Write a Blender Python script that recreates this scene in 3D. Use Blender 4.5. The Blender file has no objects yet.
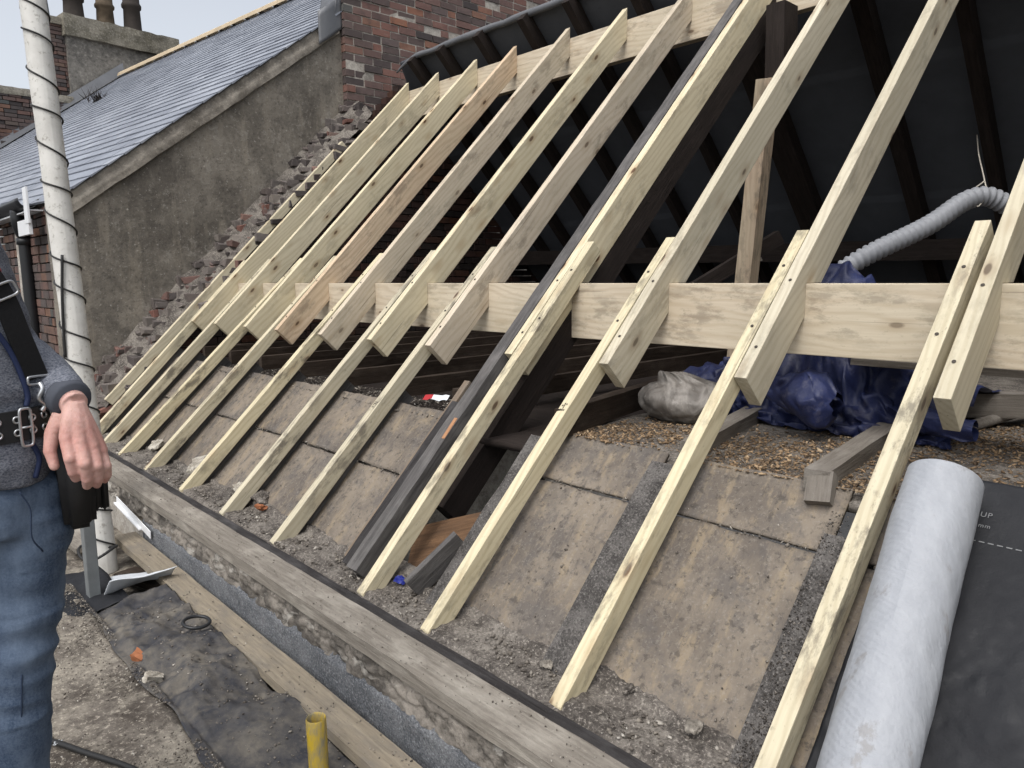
import bpy, bmesh, math, random
import numpy as np
from mathutils import Vector, Matrix, Euler, noise as mn
R = random.Random(11)
scene = bpy.context.scene
col = scene.collection
PI = math.pi

# ------------------------------------------------------------------ helpers
def link(name, me, mat=None, parent=None):
    o = bpy.data.objects.new(name, me)
    col.objects.link(o)
    if mat is not None and me is not None:
        for m in (mat if isinstance(mat, (list, tuple)) else [mat]):
            me.materials.append(m)
    if parent is not None:
        o.parent = parent
    return o

def tag(o, label, cat, group=None, kind=None):
    o['label'] = label
    if cat: o['category'] = cat
    if group: o['group'] = group
    if kind: o['kind'] = kind
    return o

def struct(o, label=None, kind='structure'):
    o['kind'] = kind
    if label: o['label'] = label
    return o

def thing(name, loc, label, cat, group=None):
    o = bpy.data.objects.new(name, None); col.objects.link(o)
    o.location = loc
    o.empty_display_size = .05
    return tag(o, label, cat, group)

def from_bm(name, bm, mat=None, parent=None, smooth=False):
    me = bpy.data.meshes.new(name)
    bmesh.ops.recalc_face_normals(bm, faces=bm.faces)
    bm.to_mesh(me); bm.free()
    if smooth:
        for p in me.polygons: p.use_smooth = True
    return link(name, me, mat, parent)

def pydata(name, V, F, mat=None, parent=None, smooth=False, rnd=None):
    me = bpy.data.meshes.new(name)
    me.from_pydata([tuple(v) for v in V], [], [tuple(f) for f in F])
    me.validate(); me.update()
    if smooth:
        for p in me.polygons: p.use_smooth = True
    if rnd is not None:
        a = me.attributes.new('rnd', 'FLOAT', 'POINT')
        a.data.foreach_set('value', np.asarray(rnd, dtype=np.float32))
    return link(name, me, mat, parent)

def local(o, p):
    """world point -> local offset for a child of thing o (unrotated)"""
    return Vector(p) - o.location

def fbm(x, y, z=0., oct=4, s=1.):
    v = 0; a = .5
    for k in range(oct):
        v += a * mn.noise(Vector((x*s, y*s, z*s + 7.3*k))); s *= 2.03; a *= .5
    return v

def crumple(x, y, z):
    v = 0
    for k, (s, a) in enumerate(((4.5,.09),(10,.055),(23,.030),(47,.014))):
        v += a*(1-2*abs(mn.noise(Vector((x*s+k*9, y*s, z*s)))))
    return v
BOXF = [(0,3,2,1),(4,5,6,7),(0,1,5,4),(1,2,6,5),(2,3,7,6),(3,0,4,7)]
def boxv(l, w, h):
    return np.array([(-l,-w,-h),(l,-w,-h),(l,w,-h),(-l,w,-h),(-l,-w,h),(l,-w,h),(l,w,h),(-l,w,h)])/2.

def frame(e1, up):
    e1 = Vector(e1).normalized(); up = Vector(up)
    e3 = e1.cross(up).normalized()          # side
    e2 = e3.cross(e1).normalized()          # up
    return e1, e2, e3

def beam(name, a, b, w, h, mat, up=(0,0,1), parent=None, seg=None, rough=0., bevel=.003, ends=0., seed=None):
    """timber of width w and height h with the middle of its TOP face running from a to b; local x runs along it"""
    a = Vector(a); b = Vector(b); L = (b-a).length
    e1, e2, e3 = frame(b-a, up)
    bm = bmesh.new()
    n = seg or max(1, int(L/.12) if rough else 1)
    rs = []
    sd = R.random()*99 if seed is None else seed
    prof = [(-w/2, 0), (w/2, 0), (w/2, -h), (-w/2, -h)]
    if rough:                                # a few more points round the section so the surface can be uneven
        prof = [(-w/2,0),(-w/6,0),(w/6,0),(w/2,0),(w/2,-h/3),(w/2,-2*h/3),(w/2,-h),(0,-h),(-w/2,-h),(-w/2,-2*h/3),(-w/2,-h/3)]
    for i in range(n+1):
        x = L*i/n
        ring = []
        for (s, t) in prof:
            ds = dt = 0
            if rough:
                ds = rough*fbm(x*5, s*30, sd+t*30, 3); dt = rough*fbm(x*5+31, s*30, sd+t*30, 3)
            xx = x
            if ends and i in (0, n): xx += ends*fbm(s*40, t*40, sd+i, 2)
            ring.append(bm.verts.new((xx, t+dt, s+ds)))
        rs.append(ring)
    m = len(prof)
    for i in range(n):
        for k in range(m):
            bm.faces.new((rs[i][k], rs[i][(k+1) % m], rs[i+1][(k+1) % m], rs[i+1][k]))
    bm.faces.new(rs[0]); bm.faces.new(rs[-1])
    if bevel and not rough:
        bmesh.ops.recalc_face_normals(bm, faces=bm.faces)
        bmesh.ops.bevel(bm, geom=list(bm.edges), offset=bevel, segments=2, affect='EDGES', profile=.6)
    o = from_bm(name, bm, mat)
    M = Matrix((e1, e2, e3)).transposed().to_4x4(); M.translation = a
    if parent is not None:
        o.parent = parent
        M.translation = a - parent.location
    o.matrix_basis = M
    return o

def profile_beam(name, pts, width, x_left, mat, org, e1, e2, bevel=.003, xskew=0.):
    """timber cut to a profile (list of (s,t) points in the plane of e1 up-slope, e2 normal) and `width` thick along +X"""
    bm = bmesh.new()
    lo = [bm.verts.new((s, t, 0)) for s, t in pts]
    hi = [bm.verts.new((s, t, width)) for s, t in pts]
    n = len(pts)
    bm.faces.new(lo[::-1]); bm.faces.new(hi)
    for k in range(n):
        bm.faces.new((lo[k], lo[(k+1) % n], hi[(k+1) % n], hi[k]))
    bmesh.ops.recalc_face_normals(bm, faces=bm.faces)
    bmesh.ops.bevel(bm, geom=list(bm.edges), offset=bevel, segments=2, affect='EDGES', profile=.6)
    o = from_bm(name, bm, mat)
    M = Matrix((Vector(e1), Vector(e2), Vector((1,0,0)))).transposed().to_4x4()
    M.translation = Vector((x_left, org[0], org[1]))
    if xskew: M = M @ Matrix.Rotation(xskew, 4, 'Y')
    o.matrix_basis = M
    return o

def tube(name, path, rad, mat, parent=None, n=8, smooth=True, caps=True):
    P = [Vector(p) for p in path]
    V = []; F = []
    t0 = (P[1]-P[0]).normalized()
    ref = Vector((0,0,1)) if abs(t0.z) < .9 else Vector((1,0,0))
    nrm = t0.cross(ref).normalized()
    for i, p in enumerate(P):
        t = ((P[min(i+1, len(P)-1)] - P[max(i-1, 0)])).normalized()
        nrm = (nrm - t*nrm.dot(t)).normalized(); bn = t.cross(nrm)
        r = rad[i] if isinstance(rad, (list, tuple)) else rad
        for k in range(n):
            a = 2*PI*k/n
            V.append(p + nrm*math.cos(a)*r + bn*math.sin(a)*r)
    for i in range(len(P)-1):
        for k in range(n):
            F.append((i*n+k, i*n+(k+1) % n, (i+1)*n+(k+1) % n, (i+1)*n+k))
    if caps:
        F.append(tuple(range(n))[::-1]); F.append(tuple(range((len(P)-1)*n, len(P)*n)))
    if parent is not None:
        V = [v - parent.location for v in V]
    return pydata(name, V, F, mat, parent, smooth)

def smooth_path(pts, n=8):
    """Catmull-Rom through the points"""
    P = [Vector(p) for p in pts]; out = []
    Q = [P[0]*2-P[1]] + P + [P[-1]*2-P[-2]]
    for i in range(1, len(Q)-2):
        for k in range(n):
            t = k/n
            out.append(.5*((2*Q[i]) + (-Q[i-1]+Q[i+1])*t + (2*Q[i-1]-5*Q[i]+4*Q[i+1]-Q[i+2])*t*t + (-Q[i-1]+3*Q[i]-3*Q[i+1]+Q[i+2])*t**3))
    out.append(P[-1]); return out

def grid(name, nu, nv, fn, mat, parent=None, thick=0., smooth=True):
    V = []; F = []
    for j in range(nv+1):
        for i in range(nu+1):
            V.append(Vector(fn(i/nu, j/nv)))
    for j in range(nv):
        for i in range(nu):
            a = j*(nu+1)+i
            F.append((a, a+1, a+nu+2, a+nu+1))
    if parent is not None: V = [v-parent.location for v in V]
    o = pydata(name, V, F, mat, parent, smooth)
    if thick:
        md = o.modifiers.new('thickness', 'SOLIDIFY'); md.thickness = thick; md.offset = -1
    return o

NR = np.random.default_rng(5)
def chips(name, samples, mat, smin, smax, flat=.35, elong=1.6):
    """many small irregular fragments lying where samples put them, one mesh"""
    n = len(samples)
    P = np.array([p for p, _ in samples], dtype=float); N = np.array([q for _, q in samples], dtype=float)
    sz = smin + (smax-smin)*NR.random(n)**4.5
    dims = np.stack([sz*elong*(.6+.8*NR.random(n)), sz*(.6+.6*NR.random(n)), sz*flat*(.5+NR.random(n))], 1)
    b = boxv(1, 1, 1)[None]*dims[:, None, :]*(1+NR.uniform(-.6, .45, (n, 8, 3)))
    a, p, q = NR.random(n)*6.283, NR.normal(0, .3, n), NR.normal(0, .3, n)
    ca, sa, cp, sp, cq, sq = np.cos(a), np.sin(a), np.cos(p), np.sin(p), np.cos(q), np.sin(q)
    x, y, z = b[..., 0], b[..., 1], b[..., 2]
    y, z = y*cp[:, None]-z*sp[:, None], y*sp[:, None]+z*cp[:, None]
    x, z = x*cq[:, None]+z*sq[:, None], -x*sq[:, None]+z*cq[:, None]
    x, y = x*ca[:, None]-y*sa[:, None], x*sa[:, None]+y*ca[:, None]
    t1 = np.cross(np.array([0., 1, 0])[None], N); t1 /= np.linalg.norm(t1, axis=1)[:, None]; t2 = np.cross(N, t1)
    V = x[..., None]*t1[:, None]+y[..., None]*t2[:, None]+z[..., None]*N[:, None]+P[:, None]
    me = bpy.data.meshes.new(name)
    F = (np.array(BOXF)[None]+8*np.arange(n)[:, None, None]).reshape(-1)
    me.vertices.add(n*8); me.vertices.foreach_set('co', V.reshape(-1))
    me.loops.add(n*24); me.loops.foreach_set('vertex_index', F.astype(np.int32))
    me.polygons.add(n*6); me.polygons.foreach_set('loop_start', np.arange(0, n*24, 4, dtype=np.int32))
    me.update(calc_edges=True)
    at = me.attributes.new('rnd', 'FLOAT', 'POINT'); at.data.foreach_set('value', np.repeat(NR.random(n), 8).astype(np.float32))
    return link(name, me, mat)

def ruffle(me, fn):
    """push every vertex of a mesh along its normal by fn(co)"""
    n = len(me.vertices); co = np.empty(n*3); no = np.empty(n*3)
    me.vertices.foreach_get('co', co); me.vertices.foreach_get('normal', no)
    co = co.reshape(-1, 3); no = no.reshape(-1, 3)
    d = np.array([fn(Vector(c)) for c in co])
    me.vertices.foreach_set('co', (co+no*d[:, None]).reshape(-1)); me.update()

# ------------------------------------------------------------------ materials
class NT:
    def __init__(s, name):
        m = bpy.data.materials.new(name); m.use_nodes = True
        s.m = m; s.t = m.node_tree; s.N = s.t.nodes; s.L = s.t.links
        s.b = s.N['Principled BSDF']; s.out = s.N['Material Output']
    def n(s, typ, **kw):
        x = s.N.new(typ)
        for k, v in kw.items():
            if k.startswith('_'): setattr(x, k[1:], v)
            else: x.inputs[k.replace('_', ' ')].default_value = v
        return x
    def l(s, a, b): s.L.new(a, b)
    def coord(s, scale=(1,1,1), rand=True, src='Object', rot=(0,0,0)):
        tc = s.n('ShaderNodeTexCoord'); v = tc.outputs[src]
        if rand:
            oi = s.n('ShaderNodeObjectInfo')
            mul = s.n('ShaderNodeMath', _operation='MULTIPLY'); mul.inputs[1].default_value = 37.
            s.l(oi.outputs['Random'], mul.inputs[0])
            ad = s.n('ShaderNodeVectorMath', _operation='ADD')
            s.l(v, ad.inputs[0]); s.l(mul.outputs[0], ad.inputs[1]); v = ad.outputs[0]
        mp = s.n('ShaderNodeMapping'); mp.inputs['Scale'].default_value = scale; mp.inputs['Rotation'].default_value = rot
        s.l(v, mp.inputs['Vector']); return mp.outputs[0]
    def noise(s, vec, scale, detail=5., rough=.6, dist=0., out='Fac'):
        x = s.n('ShaderNodeTexNoise', Scale=scale, Detail=detail, Roughness=rough, Distortion=dist)
        if vec is not None: s.l(vec, x.inputs['Vector'])
        return x.outputs[out]
    def ramp(s, fac, stops, interp='LINEAR'):
        x = s.n('ShaderNodeValToRGB'); e = x.color_ramp.elements; x.color_ramp.interpolation = interp
        while len(e) < len(stops): e.new(.5)
        for k, (p, c) in enumerate(stops):
            e[k].position = p
            e[k].color = (c, c, c, 1) if isinstance(c, (int, float)) else (*c, 1)
        s.l(fac, x.inputs[0]); return x.outputs[0]
    def mix(s, fac, a, b, mode='MIX'):
        x = s.n('ShaderNodeMix', _data_type='RGBA', _blend_type=mode)
        for sock, v in ((x.inputs[0], fac), (x.inputs[6], a), (x.inputs[7], b)):
            if hasattr(v, 'is_linked') or hasattr(v, 'links'): s.l(v, sock)
            elif isinstance(v, (int, float)): sock.default_value = v if sock == x.inputs[0] else (v, v, v, 1)
            else: sock.default_value = (*v, 1)
        return x.outputs[2]
    def math(s, op, a, b=0.):
        x = s.n('ShaderNodeMath', _operation=op)
        for k, v in enumerate((a, b)):
            if hasattr(v, 'links'): s.l(v, x.inputs[k])
            else: x.inputs[k].default_value = v
        return x.outputs[0]
    def bump(s, h, strength=.4, dist=.01, prev=None):
        x = s.n('ShaderNodeBump', Strength=strength, Distance=dist); s.l(h, x.inputs['Height'])
        if prev is not None: s.l(prev, x.inputs['Normal'])
        return x.outputs[0]
    def done(s, color=None, rough=.8, normal=None, spec=.3, metal=0.):
        if color is not None:
            if hasattr(color, 'links'): s.l(color, s.b.inputs['Base Color'])
            else: s.b.inputs['Base Color'].default_value = (*color, 1)
        if hasattr(rough, 'links'): s.l(rough, s.b.inputs['Roughness'])
        else: s.b.inputs['Roughness'].default_value = rough
        s.b.inputs['Specular IOR Level'].default_value = spec
        s.b.inputs['Metallic'].default_value = metal
        if normal is not None: s.l(normal, s.b.inputs['Normal'])
        return s.m

def wood_new(name, c_hi, c_lo, c_ring, dirt=.25, knots=1., dirtcol=(.12,.095,.07)):
    t = NT(name)
    v0 = t.coord((1,1,1))
    v = t.coord((.9, 16, 16))
    big = t.noise(t.coord((.45, 3, 3)), 1.7, 3)
    # growth rings: bands along the length bent by slow noise
    vd = t.n('ShaderNodeVectorMath', _operation='MULTIPLY_ADD')
    nz = t.n('ShaderNodeTexNoise', Scale=1.3, Detail=3.); t.l(t.coord((.9, 3.2, 3.2)), nz.inputs['Vector'])
    t.l(nz.outputs['Color'], vd.inputs[0]); vd.inputs[1].default_value = (.0, .13, .13); t.l(v0, vd.inputs[2])
    wv = t.n('ShaderNodeTexWave', _wave_type='BANDS', _bands_direction='DIAGONAL', Scale=19., Distortion=1.2, Detail=2.)
    mp = t.n('ShaderNodeMapping'); mp.inputs['Scale'].default_value = (.06, 1, 1.3); t.l(vd.outputs[0], mp.inputs['Vector']); t.l(mp.outputs[0], wv.inputs['Vector'])
    fine = t.noise(v, 7, 4, .7)
    base = t.mix(t.ramp(big, [(.32, 0), (.7, 1)]), c_lo, c_hi)
    c = t.mix(t.math('MULTIPLY', t.ramp(wv.outputs['Fac'], [(.35, 0), (1., 1)]), .38), base, c_ring)
    c = t.mix(t.math('MULTIPLY', t.ramp(fine, [(.4, 0), (.72, 1)]), .3), c, c_ring)
    # knots
    vk = t.n('ShaderNodeTexVoronoi', Scale=1., Randomness=1.); t.l(t.coord((4.4, 11, 11)), vk.inputs['Vector'])
    sep = t.n('ShaderNodeSeparateColor'); t.l(vk.outputs['Color'], sep.inputs[0])
    pick = t.math('GREATER_THAN', sep.outputs[0], .38)
    kn = t.math('MULTIPLY', t.ramp(vk.outputs['Distance'], [(.08, 1), (.135, 0)]), pick)
    halo = t.math('MULTIPLY', t.ramp(vk.outputs['Distance'], [(.1, 1), (.36, 0)]), pick)
    c = t.mix(t.math('MULTIPLY', halo, .4*knots), c, (.30, .19, .09))
    c = t.mix(t.math('MULTIPLY', kn, .85*knots), c, (.10, .055, .03))
    # handling dirt
    d1 = t.noise(t.coord((1.2, 3, 3)), 4.5, 7, .72)
    d2 = t.noise(t.coord((.6, 1.5, 1.5)), 2.2, 2)
    dm = t.math('MULTIPLY', t.ramp(d1, [(.49, 0), (.6, 1)]), t.ramp(d2, [(.42, 0), (.56, 1)]))
    c = t.mix(t.math('MULTIPLY', dm, min(1, dirt*1.5)), c, dirtcol)
    sp = t.noise(t.coord((2.5, 5, 5)), 14, 3, .7)
    c = t.mix(t.math('MULTIPLY', t.ramp(sp, [(.62, 0), (.72, 1)]), min(1, dirt*.8)), c, dirtcol)
    gy = t.noise(t.coord((.8, 2, 2)), 1.3, 3)
    c = t.mix(t.math('MULTIPLY', t.ramp(gy, [(.45, 0), (.6, 1)]), .22), c, (.42,.385,.265))
    ck = t.noise(t.coord((.30, 30, 30)), 3.1, 2, .5)
    c = t.mix(t.math('MULTIPLY', t.ramp(ck, [(.70, 0), (.73, 1)]), .5), c, (.10,.08,.06))
    oi = t.n('ShaderNodeObjectInfo')
    hs = t.n('ShaderNodeHueSaturation'); t.l(c, hs.inputs['Color'])
    t.l(t.math('ADD', t.math('MULTIPLY', oi.outputs['Random'], .22), .90), hs.inputs['Value'])
    t.l(t.math('ADD', t.math('MULTIPLY', oi.outputs['Random'], .22), .80), hs.inputs['Saturation'])
    b = t.bump(fine, .22, .002)
    return t.done(hs.outputs[0], .68, b, .25)

MAT = {}
MAT['new'] = wood_new('treated_pine', (.64,.575,.42), (.54,.48,.335), (.40,.325,.20), .24, 1.4)
MAT['new_dirty'] = wood_new('treated_pine_dirty', (.62,.555,.39), (.52,.46,.31), (.37,.305,.185), .5, 1.2, (.115,.098,.078))
MAT['new_brown'] = wood_new('treated_pine_brown', (.62,.49,.34), (.52,.39,.255), (.33,.215,.125), .3, 1.4)
MAT['new_white'] = wood_new('whitewood', (.63,.545,.41), (.55,.465,.34), (.40,.305,.195), .3, .9)
MAT['strut'] = wood_new('strut_pine', (.42,.33,.24), (.32,.245,.175), (.20,.14,.09), .5)

def wood_old(name, c1, c2, dust=(.3,.27,.23), dustamt=.35, rough=.85):
    t = NT(name)
    g = t.noise(t.coord((1.2, 22, 22)), 4, 6, .7)
    b0 = t.noise(t.coord((2, 5, 5)), 2.5, 5)
    c = t.mix(t.ramp(g, [(.3, 0), (.7, 1)]), c1, c2)
    c = t.mix(t.math('MULTIPLY', t.ramp(b0, [(.48, 0), (.72, 1)]), dustamt), c, dust)
    sp = t.noise(t.coord((6, 9, 9)), 16, 3, .8)
    c = t.mix(t.math('MULTIPLY', t.ramp(sp, [(.62, 0), (.72, 1)]), dustamt), c, dust)
    nb = t.bump(g, .7, .006); nb = t.bump(sp, .3, .004, nb)
    return t.done(c, rough, nb, .2)
MAT['old_black'] = wood_old('weathered_black_timber', (.018,.016,.016), (.045,.042,.042), (.12,.115,.115), .45)
MAT['old_grey'] = wood_old('weathered_grey_timber', (.055,.052,.05), (.12,.113,.11), (.2,.19,.18), .5)
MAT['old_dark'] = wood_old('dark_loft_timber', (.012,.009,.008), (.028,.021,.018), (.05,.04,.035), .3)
MAT['old_brown'] = wood_old('brown_split_timber', (.065,.036,.02), (.155,.09,.05), (.06,.042,.03), .5)
MAT['old_brown_dust'] = wood_old('dusty_brown_lath', (.13,.10,.075), (.22,.17,.125), (.2,.18,.155), .5)
MAT['old_brown_dark'] = wood_old('brown_joist', (.022,.016,.012), (.045,.032,.024), (.10,.08,.065), .45)
MAT['plank'] = wood_old('weathered_plank', (.14,.124,.105), (.255,.23,.196), (.38,.352,.305), .75)
MAT['scaffold'] = wood_old('scaffold_plank', (.19,.16,.12), (.30,.258,.195), (.15,.135,.118), .75)
MAT['joist_grey'] = wood_old('dusty_grey_timber', (.12,.105,.09), (.2,.18,.155), (.3,.28,.25), .5)

def mat_board():
    t = NT('old_ceiling_board')
    v = t.coord((1,1,1)); st = t.coord((7, 1.1, 3))
    n1 = t.noise(v, 2.3, 6, .65); n2 = t.noise(st, 2.2, 7, .72); n3 = t.noise(v, 34, 5, .75); n4 = t.noise(v, 6, 5, .7)
    c = t.mix(t.ramp(n1, [(.4, 0), (.6, 1)]), (.125,.107,.09), (.21,.178,.142))
    c = t.mix(t.math('MULTIPLY', t.ramp(n2, [(.52, 0), (.62, 1)]), .6), c, (.27,.215,.145))
    c = t.mix(t.math('MULTIPLY', t.ramp(n2, [(.36, 1), (.45, 0)]), .75), c, (.095,.085,.078))
    c = t.mix(t.math('MULTIPLY', t.ramp(n4, [(.5, 0), (.6, 1)]), .6), c, (.105,.096,.09))
    n5 = t.noise(v, 11, 6, .75, .6)
    c = t.mix(t.math('MULTIPLY', t.ramp(n5, [(.36, 1), (.45, 0)]), .4), c, (.22,.19,.155))
    n6 = t.noise(v, 75, 4, .8)
    c = t.mix(t.math('MULTIPLY', t.ramp(n6, [(.54, 0), (.64, 1)]), .3), c, (.30,.275,.24))
    c = t.mix(t.math('MULTIPLY', t.ramp(n3, [(.37, 1), (.46, 0)]), .6), c, (.055,.05,.046))
    nb = t.bump(n6, .35, .003); nb = t.bump(n3, .35, .005, nb); nb = t.bump(n2, .4, .008, nb)
    return t.done(c, .9, nb, .15)
MAT['board'] = mat_board()

def mat_mottle(name, cols, scale=3., grit=.4, rough=.9, bump=.4, spec=.15, bd=.006, pat=.5):
    t = NT(name); v = t.coord((1,1,1), rand=False)
    n1 = t.noise(v, scale, 7, .68); n2 = t.noise(v, scale*3.3, 6, .7); n3 = t.noise(v, scale*18, 4, .8)
    c = t.ramp(n1, [(.39 + .22*k/(len(cols)-1), cc) for k, cc in enumerate(cols)])
    c = t.mix(t.math('MULTIPLY', t.ramp(n2, [(.5, 0), (.61, 1)]), pat), c, cols[-1])
    c = t.mix(t.math('MULTIPLY', t.ramp(n2, [(.39, 1), (.49, 0)]), pat), c, cols[0])
    c = t.mix(t.math('MULTIPLY', t.ramp(n3, [(.55, 0), (.62, 1)]), grit), c, tuple(min(1, x*1.7) for x in cols[-1]))
    c = t.mix(t.math('MULTIPLY', t.ramp(n3, [(.38, 1), (.45, 0)]), grit), c, tuple(x*.5 for x in cols[0]))
    nb = t.bump(n3, bump, bd); nb = t.bump(n2, bump*.7, bd*2, nb)
    return t.done(c, rough, nb, spec)
MAT['old_gritty'] = mat_mottle('gritty_old_timber', [(.04,.037,.035),(.075,.07,.066),(.12,.112,.105)], 7, .8)
MAT['rubble_bed'] = mat_mottle('mortar_dust', [(.06,.053,.047),(.115,.102,.09),(.19,.172,.15)], 5.5, .75)
MAT['render'] = None
def mat_render():
    t = NT('old_cement_render'); v = t.coord((1,1,1), rand=False)
    n1 = t.noise(v, 1.6, 6, .68); n2 = t.noise(v, 6, 7, .75); n3 = t.noise(v, 30, 5, .8)
    st = t.noise(t.coord((1, 4.5, .7), rand=False), 1.6, 5)
    c = t.mix(t.ramp(n1, [(.41, 0), (.6, 1)]), (.11,.099,.085), (.212,.192,.163))
    c = t.mix(t.math('MULTIPLY', t.ramp(st, [(.5, 0), (.62, 1)]), .6), c, (.245,.218,.178))
    c = t.mix(t.math('MULTIPLY', t.ramp(n2, [(.38, 1), (.47, 0)]), .5), c, (.095,.087,.077))
    c = t.mix(t.math('MULTIPLY', t.ramp(n2, [(.57, 0), (.64, 1)]), .5), c, (.31,.29,.255))
    c = t.mix(t.math('MULTIPLY', t.ramp(n3, [(.59, 0), (.66, 1)]), .75), c, (.40,.38,.345))
    c = t.mix(t.math('MULTIPLY', t.ramp(n3, [(.37, 1), (.44, 0)]), .6), c, (.055,.05,.046))
    nb = t.bump(n3, .5, .010); nb = t.bump(n2, .5, .03, nb)
    return t.done(c, .93, nb, .1)
MAT['render'] = mat_render()
MAT['cement'] = mat_mottle('cement_fillet', [(.13,.116,.098),(.19,.172,.147),(.27,.246,.21)], 2.5, .3)
MAT['chimney_render'] = mat_mottle('chimney_render', [(.105,.098,.088),(.155,.145,.13),(.22,.205,.18)], .9, .5)
MAT['mortar'] = mat_mottle('brick_mortar', [(.22,.20,.175),(.36,.33,.29),(.46,.43,.38)], 6, .4)
MAT['grey_band'] = mat_mottle('grey_bitumen_paint', [(.115,.122,.134),(.165,.173,.186),(.21,.217,.226)], 6, .85, .8, .9, .25, .012, .3)
MAT['deck'] = mat_mottle('dusty_roof_deck', [(.075,.064,.054),(.14,.123,.105),(.27,.243,.2)], 2.2, .55)
MAT['dust_pale'] = mat_mottle('mortar_crumbs', [(.25,.225,.185),(.36,.33,.28),(.46,.43,.37)], 8, .4)

def mat_brick(name, stops, val=1.):
    t = NT(name); a = t.n('ShaderNodeAttribute', _attribute_name='rnd'); v = t.coord((1,1,1), rand=False)
    n1 = t.noise(v, 9, 6, .7); n3 = t.noise(v, 60, 4, .8)
    c = t.ramp(a.outputs['Fac'], [(p, tuple(x*val for x in cc)) for p, cc in stops], 'LINEAR')
    c = t.mix(t.math('MULTIPLY', t.ramp(n1, [(.5, 0), (.7, 1)]), .55), c, (.055*val,.05*val,.05*val))
    c = t.mix(t.math('MULTIPLY', t.ramp(n1, [(.27, 1), (.4, 0)]), .3), c, (.3*val,.27*val,.23*val))
    nb = t.bump(n3, .6, .008); nb = t.bump(n1, .4, .01, nb)
    return t.done(c, .9, nb, .12)
BR = [(0,(.075,.065,.064)),(.22,(.125,.095,.088)),(.45,(.18,.11,.096)),(.62,(.225,.12,.097)),(.78,(.14,.11,.104)),(.93,(.30,.14,.09)),(1,(.11,.11,.105))]
MAT['brick'] = mat_brick('weathered_brick', BR, .95)
MAT['brick_shaded'] = mat_brick('shaded_brick', BR, .28)  # same brick darkened in colour to paint the shade inside the loft
MAT['brick_far'] = mat_brick('far_brick', [(p, (c[0]*.75+.015, c[1]*.85+.01, c[2]*.85+.01)) for p, c in BR], .85)
MAT['rubble'] = mat_brick('broken_brick', [(0,(.06,.052,.05)),(.3,(.115,.10,.094)),(.55,(.175,.155,.14)),(.78,(.11,.09,.084)),(.95,(.20,.10,.08)),(1,(.24,.215,.19))])
def mat_face():
    t = NT('old_stone_face'); v = t.coord((1,1,1), rand=False)
    n1 = t.noise(v, 7, 6, .7); n2 = t.noise(v, 30, 5, .75); n3 = t.noise(t.coord((1,1,2.4), rand=False), 5, 4, .6, 1.)
    c = t.mix(t.ramp(n1, [(.4, 0), (.6, 1)]), (.085,.077,.068), (.25,.225,.195))
    c = t.mix(t.math('MULTIPLY', t.ramp(n2, [(.34, 1), (.45, 0)]), .7), c, (.05,.046,.042))
    c = t.mix(t.math('MULTIPLY', t.ramp(n3, [(.57, 0), (.64, 1)]), .55), c, (.42,.40,.36))
    nb = t.bump(n2, .6, .012); nb = t.bump(n1, .5, .02, nb)
    return t.done(c, .92, nb, .1)
MAT['eaves_face'] = mat_face()
MAT['eaves_brick'] = mat_brick('eaves_stone', [(0,(.08,.07,.06)),(.4,(.15,.13,.112)),(.7,(.23,.205,.175)),(.9,(.12,.105,.095)),(1,(.38,.355,.31))])
MAT['chip_tan'] = mat_brick('wood_chips', [(0,(.07,.05,.035)),(.4,(.20,.135,.08)),(.8,(.36,.25,.15)),(1,(.46,.35,.23))])
MAT['chip_grey'] = mat_brick('mortar_chips', [(0,(.075,.065,.056)),(.4,(.15,.132,.113)),(.8,(.235,.21,.178)),(1,(.48,.45,.40))])
MAT['chip_dark'] = mat_brick('dark_chips', [(0,(.02,.018,.016)),(.6,(.07,.062,.055)),(1,(.2,.18,.16))])

def mat_slate():
    t = NT('blue_slate'); a = t.n('ShaderNodeAttribute', _attribute_name='rnd'); v = t.coord((1,1,1), rand=False)
    n1 = t.noise(v, 5, 5, .7)
    c = t.ramp(a.outputs['Fac'], [(0,(.175,.19,.225)),(.5,(.235,.255,.295)),(1,(.30,.32,.36))])
    c = t.mix(t.math('MULTIPLY', t.ramp(n1, [(.5, 0), (.75, 1)]), .35), c, (.13,.14,.165))
    return t.done(c, .34, t.bump(n1, .2, .004), .6)
MAT['slate'] = mat_slate()

def plain(name, c, rough=.6, spec=.3, metal=0., nscale=8., namt=.25, dark=.6, bump=.15, bd=.004, rand=False):
    t = NT(name); v = t.coord((1,1,1), rand=rand)
    n1 = t.noise(v, nscale, 6, .65)
    cc = t.mix(t.math('MULTIPLY', t.ramp(n1, [(.4, 0), (.7, 1)]), namt), c, tuple(x*dark for x in c))
    return t.done(cc, rough, t.bump(n1, bump, bd), spec, metal)
MAT['ridge'] = plain('ridge_tile', (.46,.375,.26), .85, .2, nscale=2, namt=.5)
MAT['lead'] = plain('lead_sheet', (.14,.145,.155), .5, .4, .2, 4, .5)
MAT['pot'] = plain('chimney_pot_clay', (.055,.047,.042), .85, .15, nscale=4, namt=.7)
MAT['pot_tan'] = plain('chimney_pot_tan', (.13,.1,.07), .85, .15, nscale=3, namt=.9, dark=.35)
MAT['cap_stone'] = mat_mottle('chimney_cap_stone', [(.12,.11,.085),(.19,.175,.14),(.26,.24,.20)], 1.6, .5)
MAT['black_plastic'] = plain('black_plastic', (.018,.019,.021), .4, .4)
MAT['white_plastic'] = plain('white_upvc', (.74,.75,.76), .4, .4, nscale=5, namt=.25, dark=.75)
MAT['underlay'] = plain('dark_underlay', (.074,.080,.092), .7, .25, nscale=5, namt=.5, dark=.7, bump=.4, bd=.01)
MAT['void'] = plain('dark_void', (.012,.009,.007), .9, .1)
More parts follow.
